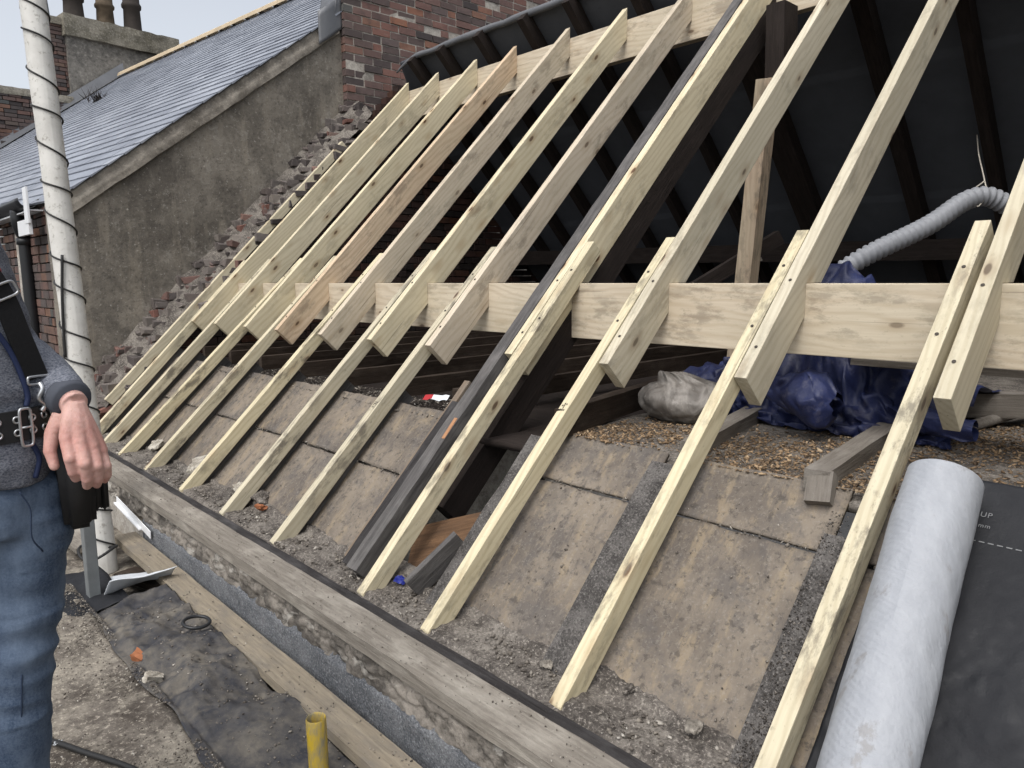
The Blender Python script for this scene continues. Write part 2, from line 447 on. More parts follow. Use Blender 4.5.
MAT['felt_edge_lit'] = plain('felt_edge_lit', (.135,.14,.15), .75, .2, nscale=6, namt=.4)  # paler than the underlay: light from above painted into the rolled edge
MAT['duct'] = plain('grey_duct', (.27,.28,.30), .5, .35, nscale=14, namt=.35)
MAT['string'] = plain('string', (.45,.42,.36), .9, .1)
MAT['wire_black'] = plain('black_cable', (.02,.02,.02), .5, .3)
MAT['metal'] = plain('steel', (.55,.56,.57), .35, .5, .9, 20, .3)
MAT['galv'] = plain('painted_steel_post', (.20,.215,.22), .6, .4, .3, 9, .5)
MAT['screw'] = plain('screw_head', (.07,.06,.05), .5, .4, .6)
MAT['leather'] = plain('black_leather', (.014,.014,.015), .5, .4, nscale=40, namt=.5, bump=.3)
MAT['webbing'] = plain('black_webbing', (.013,.013,.014), .75, .2, nscale=120, namt=.4, bump=.4)
MAT['red'] = plain('red_cloth', (.36,.03,.035), .8, .2)
MAT['blue_scrap'] = plain('blue_plastic', (.02,.03,.22), .4, .4)
MAT['orange'] = plain('orange_brick', (.32,.13,.065), .9, .1, nscale=20, namt=.4)
MAT['stain_orange'] = plain('fresh_split_wood', (.38,.20,.105), .8, .2, nscale=30, namt=.4)
MAT['hair'] = plain('brown_hair', (.05,.035,.022), .6, .3, nscale=60, namt=.6)
MAT['print'] = plain('white_print', (.20,.205,.21), .7, .2, nscale=50, namt=.5)
MAT['navy'] = plain('navy_zip', (.018,.028,.075), .6, .3)
MAT['denim_seam'] = plain('denim_seam', (.035,.05,.085), .9, .1)
MAT['eye'] = plain('eye_white', (.7,.68,.64), .2, .5)
MAT['sole'] = plain('boot_leather', (.07,.045,.025), .7, .3)

def mat_tarp():
    t = NT('blue_tarpaulin'); v = t.coord((1,1,1), rand=False)
    n1 = t.noise(v, 5, 6, .6); n2 = t.noise(v, 17, 6, .7)
    c = t.mix(t.ramp(n1, [(.4, 0), (.65, 1)]), (.010,.014,.050), (.021,.030,.095))
    c = t.mix(t.math('MULTIPLY', t.ramp(n2, [(.55, 0), (.7, 1)]), .3), c, (.2,.19,.22))
    return t.done(c, .5, t.bump(n2, .5, .012), .4)
MAT['tarp'] = mat_tarp()
def mat_membrane(name, base, dust, amt, rough=.55):
    t = NT(name); v = t.coord((1,1,1), rand=False)
    n1 = t.noise(v, 3.2, 7, .65); n2 = t.noise(v, 14, 6, .7); n3 = t.noise(v, 90, 3, .8)
    m = t.math('MULTIPLY', t.ramp(n1, [(.36, 0), (.6, 1)]), t.ramp(n2, [(.36, 0), (.6, 1)]))
    c = t.mix(t.math('MULTIPLY', m, amt), base, dust)
    c = t.mix(t.math('MULTIPLY', t.ramp(n3, [(.6, 0), (.7, 1)]), amt*.5), c, dust)
    rg = t.math('ADD', t.math('MULTIPLY', m, .35), rough)
    return t.done(c, rg, t.bump(n2, .35, .01), .22)
MAT['membrane'] = mat_membrane('black_membrane_dusty', (.036,.037,.043), (.165,.147,.12), .85)
MAT['membrane_clean'] = mat_membrane('black_membrane', (.013,.014,.017), (.04,.04,.043), .3, .5)
def mat_roll():
    t = NT('breather_membrane'); v = t.coord((1,1,1), rand=False)
    wv = t.n('ShaderNodeTexNoise', Scale=1., Detail=4., Roughness=.65); t.l(t.coord((22, 22, 4), rand=False), wv.inputs['Vector'])
    fine = t.noise(v, 130, 2, .6)
    d = t.noise(t.coord((9, 9, 3.2), rand=False), 1.3, 5, .7)
    c = t.mix(t.ramp(wv.outputs['Fac'], [(.35, 0), (.68, 1)]), (.295,.31,.335), (.335,.35,.375))
    c = t.mix(t.math('MULTIPLY', t.ramp(d, [(.6, 0), (.66, 1)]), .55), c, (.21,.20,.19))
    rg = t.n('ShaderNodeTexWave', _bands_direction='DIAGONAL', Scale=26., Distortion=7., Detail=3.); t.l(t.coord((.5,1,1), rand=False), rg.inputs['Vector'])
    nb = t.bump(wv.outputs['Fac'], .4, .014); nb = t.bump(rg.outputs['Fac'], .12, .004, nb); nb = t.bump(fine, .15, .002, nb)
    return t.done(c, .6, nb, .35)
MAT['roll'] = mat_roll()
def mat_bag():
    t = NT('dusty_rubble_bag'); v = t.coord((1,1,1), rand=False)
    n1 = t.noise(t.coord((1,1,.5), rand=False), 7, 5, .6, 1.5); n2 = t.noise(v, 40, 4, .7)
    c = t.mix(t.ramp(n1, [(.4, 0), (.6, 1)]), (.105,.094,.083), (.225,.208,.188))
    c = t.mix(t.math('MULTIPLY', t.ramp(n2, [(.6, 0), (.75, 1)]), .4), c, (.5,.48,.45))
    return t.done(c, .55, t.bump(n1, .6, .025), .35)
MAT['bag'] = mat_bag()
def mat_pole():
    t = NT('flaking_white_paint'); v = t.coord((1,1,1), rand=False)
    n1 = t.noise(v, 5, 6, .65); n2 = t.noise(v, 26, 5, .75)
    c = t.mix(t.math('MULTIPLY', t.ramp(n1, [(.42, 0), (.7, 1)]), .55), (.60,.59,.555), (.36,.345,.315))
    c = t.mix(t.math('MULTIPLY', t.ramp(n2, [(.56, 0), (.64, 1)]), .6), c, (.22,.20,.17))
    return t.done(c, .7, t.bump(n2, .3, .006), .3)
MAT['pole'] = mat_pole()
def mat_knit():
    t = NT('heather_knit'); v = t.coord((1,1,1), rand=False)
    n1 = t.noise(t.coord((1,1,1.8), rand=False), 190, 3, .8); n2 = t.noise(v, 8, 4)
    c = t.mix(t.ramp(n1, [(.34, 0), (.66, 1)]), (.055,.062,.085), (.25,.265,.30))
    c = t.mix(t.math('MULTIPLY', t.ramp(n2, [(.45, 0), (.75, 1)]), .3), c, (.07,.075,.095))
    return t.done(c, .9, t.bump(n1, .5, .003), .1)
MAT['knit'] = mat_knit()
def mat_denim():
    t = NT('blue_denim'); v = t.coord((1,1,1), rand=False)
    n1 = t.noise(t.coord((4,4,1.6), rand=False), 2.6, 6, .7); n2 = t.noise(v, 220, 2, .8)
    w = t.n('ShaderNodeTexWave', Scale=2.6, Distortion=9., Detail=3.); t.l(t.coord((.35,.35,1.6), rand=False), w.inputs['Vector'])
    c = t.mix(t.ramp(n1, [(.38, 0), (.64, 1)]), (.04,.062,.105), (.12,.16,.225))
    c = t.mix(t.math('MULTIPLY', t.ramp(n2, [(.35, 0), (.7, 1)]), .35), c, (.17,.22,.30))
    nb = t.bump(w.outputs['Fac'], .22, .02); nb = t.bump(n2, .3, .002, nb)
    return t.done(c, .85, nb, .15)
MAT['denim'] = mat_denim()
def mat_skin():
    t = NT('skin'); v = t.coord((1,1,1), rand=False)
    n1 = t.noise(v, 22, 5, .6); n2 = t.noise(v, 120, 4, .7)
    c = t.mix(t.ramp(n1, [(.36, 0), (.66, 1)]), (.63,.42,.365), (.55,.31,.27))
    c = t.mix(t.math('MULTIPLY', t.ramp(n2, [(.48, 0), (.62, 1)]), .3), c, (.40,.19,.15))
    sx = t.n('ShaderNodeSeparateXYZ'); t.l(v, sx.inputs[0])
    c = t.mix(t.math('MULTIPLY', t.ramp(t.math('MULTIPLY', t.math('SUBTRACT', sx.outputs[2], .88), 5.), [(0, .75), (.25, .1), (.48, .7), (.66, .55), (.85, .05)]), .5), c, (.50,.20,.165))
    t.b.inputs['Subsurface Weight'].default_value = .08
    t.b.inputs['Subsurface Radius'].default_value = (.01, .004, .002)
    return t.done(c, .52, t.bump(n2, .5, .003), .3)
MAT['skin'] = mat_skin()
MAT['yellow'] = None
def mat_yellow():
    t = NT('yellow_pipe'); v = t.coord((1,1,1), rand=False)
    n1 = t.noise(t.coord((8,8,2.5), rand=False), 3, 6, .7)
    c = t.mix(t.ramp(n1, [(.42, 0), (.6, 1)]), (.46,.32,.03), (.21,.19,.13))
    return t.done(c, .5, t.bump(n1, .2, .004), .4)
MAT['yellow'] = mat_yellow()
MAT['scrap'] = plain('white_sheet_scrap', (.62,.65,.68), .6, .3, nscale=10, namt=.3)
MAT['ground'] = mat_mottle('street_asphalt', [(.04,.04,.04),(.05,.05,.05),(.065,.062,.06)], .6, .2)


ORD = ['first','second','third','fourth','fifth','sixth','seventh','eighth','ninth','tenth','eleventh','twelfth']
S2 = math.sqrt(.5)
E1 = (0, S2, S2); E2 = (0, -S2, S2)          # up the slope / out of the slope
ROOF = -2.62                                  # top of the rafters: z = y + ROOF
WX = -7.1                                     # face of the neighbour's gable wall
def slope(y, off=0.): return (y, y + ROOF + off)

# ================================================================== the roof frame
# ---- purlin and ridge ledger
pur = beam('purlin', (-7.0, 2.715, -.038), (.95, 2.715, -.038), .07, .266, MAT['new_white'], bevel=.004)
tag(pur, 'long deep pale purlin board running level under all the new rafters', 'purlin')
led = beam('ridge_ledger', (-6.62, 4.611, 1.872), (.95, 4.611, 1.872), .07, .272, MAT['new_white'], bevel=.004)
tag(led, 'pale ledger board along the top under the ridge, where the new rafters end', 'ledger board')

UX = [-6.462,-5.965,-5.392,-4.872,-4.256,-3.676,-3.112,-2.493,-1.926,-1.318,-.692]     # left faces
LXf = [-6.47,-6.08,-5.62,-5.048,-4.40,-3.795,-3.193,-2.421,-1.998,-1.371,-.772]           # lower piece: left face at the foot
LXt = [-6.513,-6.016,-5.443,-4.923,-4.307,-3.727,-3.163,-2.444,-1.977,-1.368,-.764]        # and at the purlin
DEP = .156
def upper_profile():
    y0 = 2.268; org = slope(y0)
    def lt(y, z):
        dy, dz = y-org[0], z-org[1]
        return (dy*S2+dz*S2, -dy*S2+dz*S2)
    top = lt(4.575, 4.575+ROOF); bot = lt(4.575, 4.575+ROOF-DEP/S2)
    pts = [(0, 0), (.0, -DEP), lt(2.680, 2.680+ROOF-DEP/S2), lt(2.680, -.0375), lt(-.0375-ROOF+DEP/S2, -.0375), bot, top]
    return pts, org
def lower_profile(depth=.076, ytop=2.785):
    org = slope(1.405)
    def lt(y, z):
        dy, dz = y-org[0], z-org[1]
        return (dy*S2+dz*S2, -dy*S2+dz*S2)
    zf = -1.229
    pts = [(0, 0), lt(1.405, zf), lt(zf-ROOF+depth/S2, zf), ((ytop-1.405)/S2, -depth), ((ytop-1.405)/S2, 0)]
    return pts, org
def screws(o, spots, zc):
    for s in spots:
        bm = bmesh.new()
        bmesh.ops.create_cone(bm, cap_ends=True, segments=9, radius1=.0062, radius2=.0055, depth=.003,
                              matrix=Matrix.Translation((s, .0012, zc)) @ Matrix.Rotation(PI/2, 4, 'X'))
        from_bm('screw', bm, MAT['screw'], o)
up_pts, up_org = upper_profile(); lo_pts, lo_org = lower_profile()
looks = ['pale','pale','pale greenish','brownish knotty','pale','yellow-edged','pale','pale','pale yellow','knotty, dark-stained','pale']
for i, x in enumerate(UX):
    pts = list(up_pts)
    m = MAT['new_brown'] if i == 3 else (MAT['new_white'] if i in (6, 4) else MAT['new'])
    o = profile_beam('rafter', pts, .047, x, m, up_org, E1, E2, xskew=R.uniform(-.0022, .0022))
    where = ORD[i] + ' from the rendered wall'
    if i == 7: where = 'just right of the old black rafter'
    if i == 10: where = 'nearest the white roll'
    tag(o, f'{looks[i]} new upper rafter on the purlin, {where}', 'rafter', 'new upper rafters on purlin and ledger')
    if i > 2: screws(o, [.12 + .03*R.random(), .43 + .05*R.random()], .02+.008*R.random())
    # lower piece bolted beside it
    pts = list(lo_pts)
    if i == 10: pts = [(p[0]-.25 if k < 3 else p[0], p[1]) for k, p in enumerate(lo_pts)]
    ln = (2.785-1.405)/S2
    sk = -math.atan2(LXt[i]-LXf[i], 1.29/S2)
    sk = math.atan2(-(LXt[i]-LXf[i]), 1.29/S2)
    o2 = profile_beam('lower_rafter', pts if i != 10 else lo_pts, .047, LXf[i], MAT['new_dirty'], lo_org, E1, E2, bevel=.0025, xskew=sk)
    wh = where if i != 7 else 'right of the old black rafter'
    tag(o2, f'slim lower rafter piece at the eaves, {wh}', 'rafter', 'slim lower rafter pieces from eaves to purlin')
    screws(o2, [1.72 + .04*R.random(), 1.42 + .05*R.random()], .022)
    if i in (3, 6, 8):                      # smudged grade stamp on the top edge
        V=[];F=[]; s0 = {3:.86, 6:.80, 8:.97}[i]
        for k in range(4):
            for q in range(3):
                if R.random() < .75:
                    oo = len(V); sx, zx = s0+.010*k, .010+.009*q
                    for dx, dz in ((0,0),(.0075,.0),(.0075,.0055),(0,.0055)): V.append((sx+dx+R.uniform(-.001,.001), .0009, zx+dz+R.uniform(-.001,.001)))
                    F.append((oo,oo+3,oo+2,oo+1))
        pydata('grade_stamp', V, F, MAT['screw'], o2)

# the lone timber against the broken wall edge
o = beam('wall_batten', (-6.78, 1.63, 1.63+ROOF), (-6.78, 3.98, 3.98+ROOF), .045, .075, MAT['new'], up=E2)
tag(o, 'short grey-green new timber lying along the broken brick edge, left of all the rafters', 'rafter')

# ---- old black rafter, its neighbour and the big black principal
o = beam('old_black_rafter', (-2.535, 1.45, 1.45+ROOF), (-2.545, 4.505, 4.505+ROOF), .075, .14, MAT['old_grey'], up=E2, rough=.008)
tag(o, 'old weathered black rafter left in place among the pale new ones', 'rafter')
o = beam('split_scar', (-2.512, 1.915, 1.915+ROOF+.006), (-2.517, 1.995, 1.995+ROOF+.006), .02, .01, MAT['stain_orange'], up=E2, parent=None)
par = bpy.data.objects['old_black_rafter']
Mw = par.matrix_basis.inverted() @ o.matrix_basis; o.parent = par; o.matrix_basis = Mw
o = beam('principal_beam', (-2.50, 1.86, 1.86+ROOF-.226), (-2.50, 4.60, 4.60+ROOF-.226), .10, .135, MAT['old_dark'], up=E2, rough=.006)
tag(o, 'big dark principal beam slanting under the hole right of the black rafter', 'beam')
o = beam('old_side_timber', (-2.67, 1.50, 1.50+ROOF-.08), (-2.67, 2.12, 2.12+ROOF-.08), .055, .10, MAT['old_black'], up=E2, rough=.008)
tag(o, 'short dark timber end beside the left of the old black rafter', 'timber')
o = beam('split_lath', (-2.745, 1.55, 1.55+ROOF-.135), (-2.73, 2.24, 2.24+ROOF-.12), .04, .03, MAT['old_brown_dust'], up=E2, rough=.006)
tag(o, 'thin brown split lath lying left of the dark timber end', 'batten')

# ---- old rafters left under the lower pieces (they carry the old boards)
OX = [a-.065 for a in LXf[:7]] + [None,-2.155,-1.535,-.875]
for i, x in enumerate(OX):
    if x is None: continue
    ytop = 2.16 if i < 8 else (2.10 if i < 10 else 2.02)
    w = {8:.105, 9:.125, 10:.125}.get(i, .075)
    off = -.105 if i < 8 else -.135
    o = beam('old_rafter', (x+w/2, 1.50 if i < 10 else 1.46, (1.50 if i < 10 else 1.46)+ROOF+off), (x+w/2 + (LXt[i]-LXf[i])*.4, ytop, ytop+ROOF+off), w, .10, MAT['old_grey'] if i < 8 else MAT['old_gritty'], up=E2, rough=.010)
    if i == 10:
        tag(o, 'wide gritty old rafter left of the slim rafter beside the white roll', 'rafter', 'old dark rafters under the boards')
    else:
        tag(o, f'dark old rafter beside the slim lower piece {ORD[i]} from the rendered wall', 'rafter', 'old dark rafters under the boards')

# ---- sloping old boards between them
BOFF = -.172
def board(xa, xb, ya, yb, seed, k):
    e = .004
    def fn(u, v):
        x = xa + (xb-xa)*u; y = ya + (yb-ya)*v
        edge = .010*fbm(x*9, seed, 0, 3) if v < .01 or v > .99 else 0
        b = .008*fbm(x*2.2, y*2.2, seed, 3) + .0035*fbm(x*22, y*22, seed, 2)
        dip = .006*k
        return (x, y+edge*.7 + b*S2, y + ROOF + BOFF + edge*.7 + b*S2 - dip)
    o = grid('ceiling_board', 26, 26, fn, MAT['board'], None, .014, True)
    return o
bays = [(-6.70,-6.13,0),(-6.09,-5.65,1),(-5.62,-5.09,2),(-5.06,-4.44,3),(-4.41,-3.83,4),(-3.80,-3.23,5),(-3.20,-2.60,6),(-2.05,-1.50,8),(-1.43,-.85,9),(-.79,-.25,10),(-.24,.4,11)]
for xa, xb, i in bays:
    cut = 1.877 if i < 8 else 2.0
    top = 2.14 if i < 8 else 2.155
    where = {8:'in the wide bay right of the hole', 9:'in the wide bay left of the white roll', 10:'under the white roll', 11:'far right under the black membrane'}.get(i, f'in the {ORD[i]} bay from the rendered wall')
    a = board(xa, xb, 1.50, cut-.0015, i*3.1, 0)
    tag(a, f'lower weathered grey-brown board {where}', 'board', 'weathered boards between the old rafters')
    b = board(xa, xb, cut+.0015, top, i*3.1+1, -1)
    tag(b, f'upper weathered grey-brown board {where}', 'board', 'weathered boards between the old rafters')

# ---- hole: split brown timber, dark bracket piece, blue scrap
o = beam('split_plank', (-2.47, 1.70, -1.13), (-2.12, 1.86, -1.00), .20, .05, MAT['old_brown'], up=(-.1,-.75,.65), rough=.012, ends=.03)
tag(o, 'split brown plank lying across the bottom of the hole', 'plank')
o = beam('blocking_piece', (-2.235, 1.505, -1.150), (-2.165, 1.70, -.985), .028, .10, MAT['old_grey'], up=(0,-.6,.8))
tag(o, 'dark grey slanted piece of wood at the foot of the hole', 'timber')
bm = bmesh.new(); bmesh.ops.create_grid(bm, x_segments=5, y_segments=5, size=.016)
for v in bm.verts: v.co.z += .016*mn.noise(v.co*90); v.co.x *= 1.4
o = from_bm('plastic_scrap', bm, MAT['blue_scrap']); o.location = (-2.34, 1.555, -1.19); o.rotation_euler = (.6,.2,.4)
tag(o, 'small crumpled bright blue plastic scrap beside the foot of the central lower rafter', 'scrap')
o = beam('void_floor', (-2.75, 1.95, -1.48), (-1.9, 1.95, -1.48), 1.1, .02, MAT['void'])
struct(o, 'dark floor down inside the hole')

# ================================================================== eaves wall
ew = thing('eaves_wall', (-3.0, 1.3, -1.55), 'low brick eaves wall under the long weathered plank, with a grey painted band below', 'wall')
# masonry core top (wall head) with rubble and dust
def headfn(u, v):
    x = -7.0 + 7.4*u; y = 1.392 + .27*v
    return (x, y, -1.217 + .022*fbm(x*5, y*9, 2, 4) + .012*fbm(x*38, y*38, 2, 3) + .008*max(math.exp(-((x-a-.024)/.06)**2) for a in LXf) + .03*max(0, v-.55)*(1+mn.noise(Vector((x*3, y*3, 0)))) - (.012 if v < .1 else 0) + (0.0 if v < .7 else .02))
grid('wall_head', 700, 30, headfn, MAT['rubble_bed'], ew)
beam('core', (-7.0, 1.36, -1.265), (.4, 1.36, -1.265), .25, .6, MAT['mortar'], parent=ew)
def facefn(u, v):
    x = -7.0 + 7.4*u; z = -1.262 - .105*v
    w = Vector((x*4.2 + .6*mn.noise(Vector((x*7, z*18, 0))), z*13 + .5*mn.noise(Vector((x*8, z*8, 4))), 0))
    d, _ = mn.voronoi(w)
    j = min(1, max(0, (d[1]-d[0])*9))
    return (x, 1.234 - .012*j + .022*fbm(x*10, z*16, 3, 4) + .012*fbm(x*45, z*45, 5, 2) - .012*v, z)
grid('broken_masonry', 620, 16, facefn, MAT['eaves_face'], ew)
def bandfn(u, v):
    x = -4.45 + 4.9*u; z = -1.355 - .24*v
    return (x, 1.206 + .006*fbm(x*7, z*7, 5, 4) + .02*(v < .03), z + (.014*fbm(x*6, 0, 1, 3) if v < .03 else 0))
grid('grey_band', 260, 12, bandfn, MAT['grey_band'], ew)
o = beam('eaves_plank', (-6.9, 1.276, -1.213), (.4, 1.276, -1.213), .132, .05, MAT['plank'], rough=.006)
tag(o, 'long weathered grey plank lying along the top of the eaves wall', 'plank')
o = beam('eaves_batten', (-6.9, 1.372, -1.222), (.4, 1.372, -1.222), .046, .05, MAT['old_black'], rough=.009)
tag(o, 'thin dark batten between the long eaves plank and the rafter feet', 'batten')
o = beam('scaffold_board', (-4.55, 1.135, -1.462), (-.6, 1.105, -1.462), .115, .038, MAT['scaffold'], rough=.004)
tag(o, 'long dusty scaffold board lying at the foot of the grey painted wall', 'scaffold board')
# white plastic trim lying against the wall
g = thing('plastic_trim', (-4.5, 1.19, -1.40), 'short white plastic trim against the far end of the grey band', 'trim')
beam('back', (-4.90, 1.195, -1.325), (-4.25, 1.190, -1.385), .006, .045, MAT['white_plastic'], parent=g)
beam('lip', (-4.90, 1.184, -1.360), (-4.40, 1.180, -1.406), .018, .010, MAT['white_plastic'], parent=g)

# ================================================================== loft
def floorfn(u, v):
    x = -2.05 + 3.05*u; y = 2.13 + 5.4*v
    return (x, y, -.640 + .014*fbm(x*3, y*3, 4, 4) - .03*math.exp(-((v)/.02)**2))
fl = grid('loft_floor', 90, 130, floorfn, MAT['rubble_bed'], None, .03); struct(fl)
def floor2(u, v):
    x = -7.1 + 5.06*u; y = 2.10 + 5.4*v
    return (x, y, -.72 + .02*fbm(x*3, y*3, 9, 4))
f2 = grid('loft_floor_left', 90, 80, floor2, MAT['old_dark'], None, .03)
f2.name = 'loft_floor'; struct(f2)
# joists
JL = ['first','second','third','fourth','fifth','sixth','seventh']
for k, x in enumerate([-6.3,-5.75,-5.2,-4.6,-4.0,-3.4,-2.9]):
    o = beam('floor_joist', (x, 2.3, -.565), (x-.05, 7.3, -.565), .05, .10, MAT['old_brown_dark'], rough=.004)
    tag(o, f'dark loft joist under the purlin, {JL[k]} from the party wall', 'joist', 'dark joists in the loft below the purlin')
for (a, b, w, h, lab, m) in [((-1.97,2.09,-.525),(-2.30,3.55,-.525),.055,.11,'dark joist with grey slanting end beside the dusty bag','old_brown_dark'),
                          ((-1.44,2.20,-.590),(-1.70,3.35,-.575),.075,.06,'dusty joist passing behind the knotty lower rafter toward the blue tarpaulin','joist_grey'),
                          ((-.945,2.12,-.585),(-1.07,3.05,-.585),.075,.06,'grey joist with a square cut end behind the wide gritty old rafter','joist_grey')]:
    o = beam('floor_joist', a, b, w, h, MAT[m], rough=.006)
    tag(o, lab, 'joist', 'joists in the sawdust of the loft floor')
o = beam('joist_end', (-.922, 2.075, -.665), (-.938, 2.13, -.587), .075, .05, MAT['joist_grey'], up=E2, rough=.004)
tag(o, 'grey slanted timber end standing above the wide bay left of the white roll', 'timber')

# rear slope: underlay on old rafters
RC = 6.80
def rear(u, v):
    x = -6.62 - .33*min(1, v*6) + (7.62+.33*min(1, v*6))*u; y = 4.61 + 3.0*v
    sag = .02*math.sin((x+.2)/.62*PI*2)*(.3+v*0) if v > .02 else 0
    z = RC - y + .012*fbm(x*1.5, y*1.5, 3, 3) + sag*.5 + .016*(((y-4.6)/.82) % 1) + .006*crumple(x*.8, y*.8, 0)*4*.3
    if v < .03: z += .02*fbm(x*1.3, 0, 8, 3)
    return (x, y, z)
ul = thing('roof_underlay', (-3, 5, 1.7), 'dark roofing underlay of the far roof slope with a rolled torn top edge', 'roof underlay')
g = grid('sheet', 240, 160, rear, MAT['underlay'], ul, -.03)
pth = [( -6.62+.115*i, 4.60 + .02*fbm(i*.35, 3, 0, 3) - .03*max(0, 1-i/5.), RC-4.61 + .0 + .022*fbm(i*.3, 1, 0, 3) - .10*max(0, 1-i/4.)**2) for i in range(67)]
tube('rolled_edge', smooth_path(pth, 3), [(.030+.010*mn.noise(Vector((i*.11,0,0))))*min(1, .25+i/14) for i in range(66*3+1)], MAT['felt_edge_lit'], ul, 10)
rx = [-6.32,-5.86,-5.30,-4.72,-4.20,-3.60,-2.94,-2.10,-1.55,-.9,-.3,.3]
for k, x in enumerate(rx):
    w = .10 if k in (7,) else .075
    if k == 6: w = .20
    a = Vector((x, 4.585, RC-4.585-.012)); b = Vector((x, 7.35, RC-7.35-.012))
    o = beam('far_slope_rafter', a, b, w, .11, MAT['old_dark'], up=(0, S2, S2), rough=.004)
    lab = 'wide black rafter of the far slope behind the pale strut' if k == 6 else (f'dark rafter on the underside of the far slope, {ORD[k]} from the brick wall')
    tag(o, lab, 'rafter', 'dark rafters of the far roof slope')
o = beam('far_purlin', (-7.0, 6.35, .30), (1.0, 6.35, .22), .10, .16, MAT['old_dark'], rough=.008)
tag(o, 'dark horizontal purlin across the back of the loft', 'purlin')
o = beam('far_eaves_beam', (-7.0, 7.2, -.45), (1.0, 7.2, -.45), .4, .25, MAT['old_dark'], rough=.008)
tag(o, 'dark low timber sill along the back of the loft', 'beam')
# unseen wall added out of frame on the right to keep light out of the loft
gw = beam('light_blocking_wall', (1.1, 1.4, 2.3), (1.1, 7.8, 2.3), .2, 4.3, MAT['mortar'])
tag(gw, 'unseen gable wall added at the right end of the loft to block light', 'wall')
rw = beam('rear_eaves_wall', (-7.2, 7.65, -.55), (1.2, 7.65, -.55), .25, 1.4, MAT['mortar'])
tag(rw, 'low rear eaves wall behind the loft', 'wall')

# strut, ridge post block
o = beam('loft_strut', (-2.43, 4.305, -.64), (-2.285, 4.30, 1.15), .105, .105, MAT['strut'], up=(1,0,0), bevel=.004)
tag(o, 'pale brown upright timber strut standing in the loft behind the purlin', 'post')
o = beam('ridge_block', (-2.26, 4.42, 1.10), (-2.27, 4.42, 1.60), .16, .12, MAT['old_dark'], up=(1,0,0), rough=.005)
tag(o, 'dark block of timber under the ledger above the pale strut', 'timber')
o = beam('loft_offcut', (-3.25, 4.1, -.30), (-2.70, 4.9, .12), .14, .03, MAT['joist_grey'], up=(0,0,1), rough=.004)
tag(o, 'grey board off-cut leaning in the loft left of the strut', 'board')
o = beam('loft_brace', (-2.95, 3.9, -.25), (-2.45, 4.7, .28), .06, .09, MAT['old_dark'], up=(0,0,1), rough=.004)
tag(o, 'dark brace leaning against the pale strut', 'timber')

# flexible duct
def duct_mesh():
    path = smooth_path([(-2.05,3.60,-.20),(-1.78,3.78,-.09),(-1.56,3.94,.085),(-1.364,4.20,.235),(-1.26,4.36,.352),(-1.186,4.45,.385),(-1.11,4.53,.345),(-1.03,4.61,.285),(-.8,4.8,.20),(-.45,5.05,.16),(.1,5.3,.16)], 10)
    # resample evenly
    P = [path[0]]; step = .0085; acc = 0
    for a, b in zip(path, path[1:]):
        d = (b-a).length; t = step-acc
        while t <= d: P.append(a + (b-a)*(t/d)); t += step
        acc = d-(t-step)
    rad = [.046 + (.0055 if (i//1) % 4 in (0,1) else -.003) for i in range(len(P))]
    return tube('flexible_duct', P, rad, MAT['duct'], n=18)
d = duct_mesh(); tag(d, 'grey ribbed flexible ventilation duct hanging in the loft', 'duct')
sp = smooth_path([(-1.60,5.74,.90),(-1.42,5.15,.70),(-1.26,4.66,.54),(-1.186,4.45,.45),(-1.17,4.43,.40),(-1.195,4.39,.33),(-1.23,4.42,.41),(-1.19,4.45,.462)], 6)
o = tube('hanging_string', [tuple(p) for p in sp], .0035, MAT['string'], n=6)
tag(o, 'thin pale string tied round the grey duct, hanging from above', 'string')

# blue tarpaulin, crumpled behind and below the purlin
def facets(name, nu, nv, fn, amp, lab, up=(0,-.8,.6), floor=-.634, ymin=None, sub=3):
    """a crumpled sheet: a coarse mesh with every point pushed at random, so it breaks along straight sharp creases"""
    rr = random.Random(name); P = []
    for j in range(nv+1):
        for i in range(nu+1):
            u = min(1, max(0, (i + (rr.uniform(-.38,.38) if 0 < i < nu else 0))/nu)); v = min(1, max(0, (j + (rr.uniform(-.38,.38) if 0 < j < nv else 0))/nv))
            p = Vector(fn(u, v)); p += Vector(up)*rr.gauss(0, amp) + Vector((rr.gauss(0, amp*.4), rr.gauss(0, amp*.4), rr.gauss(0, amp*.4)))
            P.append(p)
    F = []
    for j in range(nv):
        for i in range(nu):
            a = j*(nu+1)+i; q = (a, a+1, a+nu+2, a+nu+1)
            F += [(q[0],q[1],q[2]),(q[0],q[2],q[3])] if rr.random() < .5 else [(q[0],q[1],q[3]),(q[1],q[2],q[3])]
    bm = bmesh.new(); vs_ = [bm.verts.new(p) for p in P]
    for f in F: bm.faces.new([vs_[k] for k in f])
    bmesh.ops.subdivide_edges(bm, edges=list(bm.edges), cuts=2, use_grid_fill=True)
    for _ in range(sub): bmesh.ops.smooth_vert(bm, verts=bm.verts, factor=.35, use_axis_x=True, use_axis_y=True, use_axis_z=True)
    for w_ in bm.verts:
        w_.co += Vector(up)*.006*crumple(w_.co.x*2, w_.co.y*2, w_.co.z*2)*10*.35
        w_.co.z = max(floor, w_.co.z)
        if ymin is not None: w_.co.y = max(ymin, w_.co.y)
    o = from_bm(name, bm, MAT['tarp'], None, True)
    return tag(o, lab, 'tarpaulin')
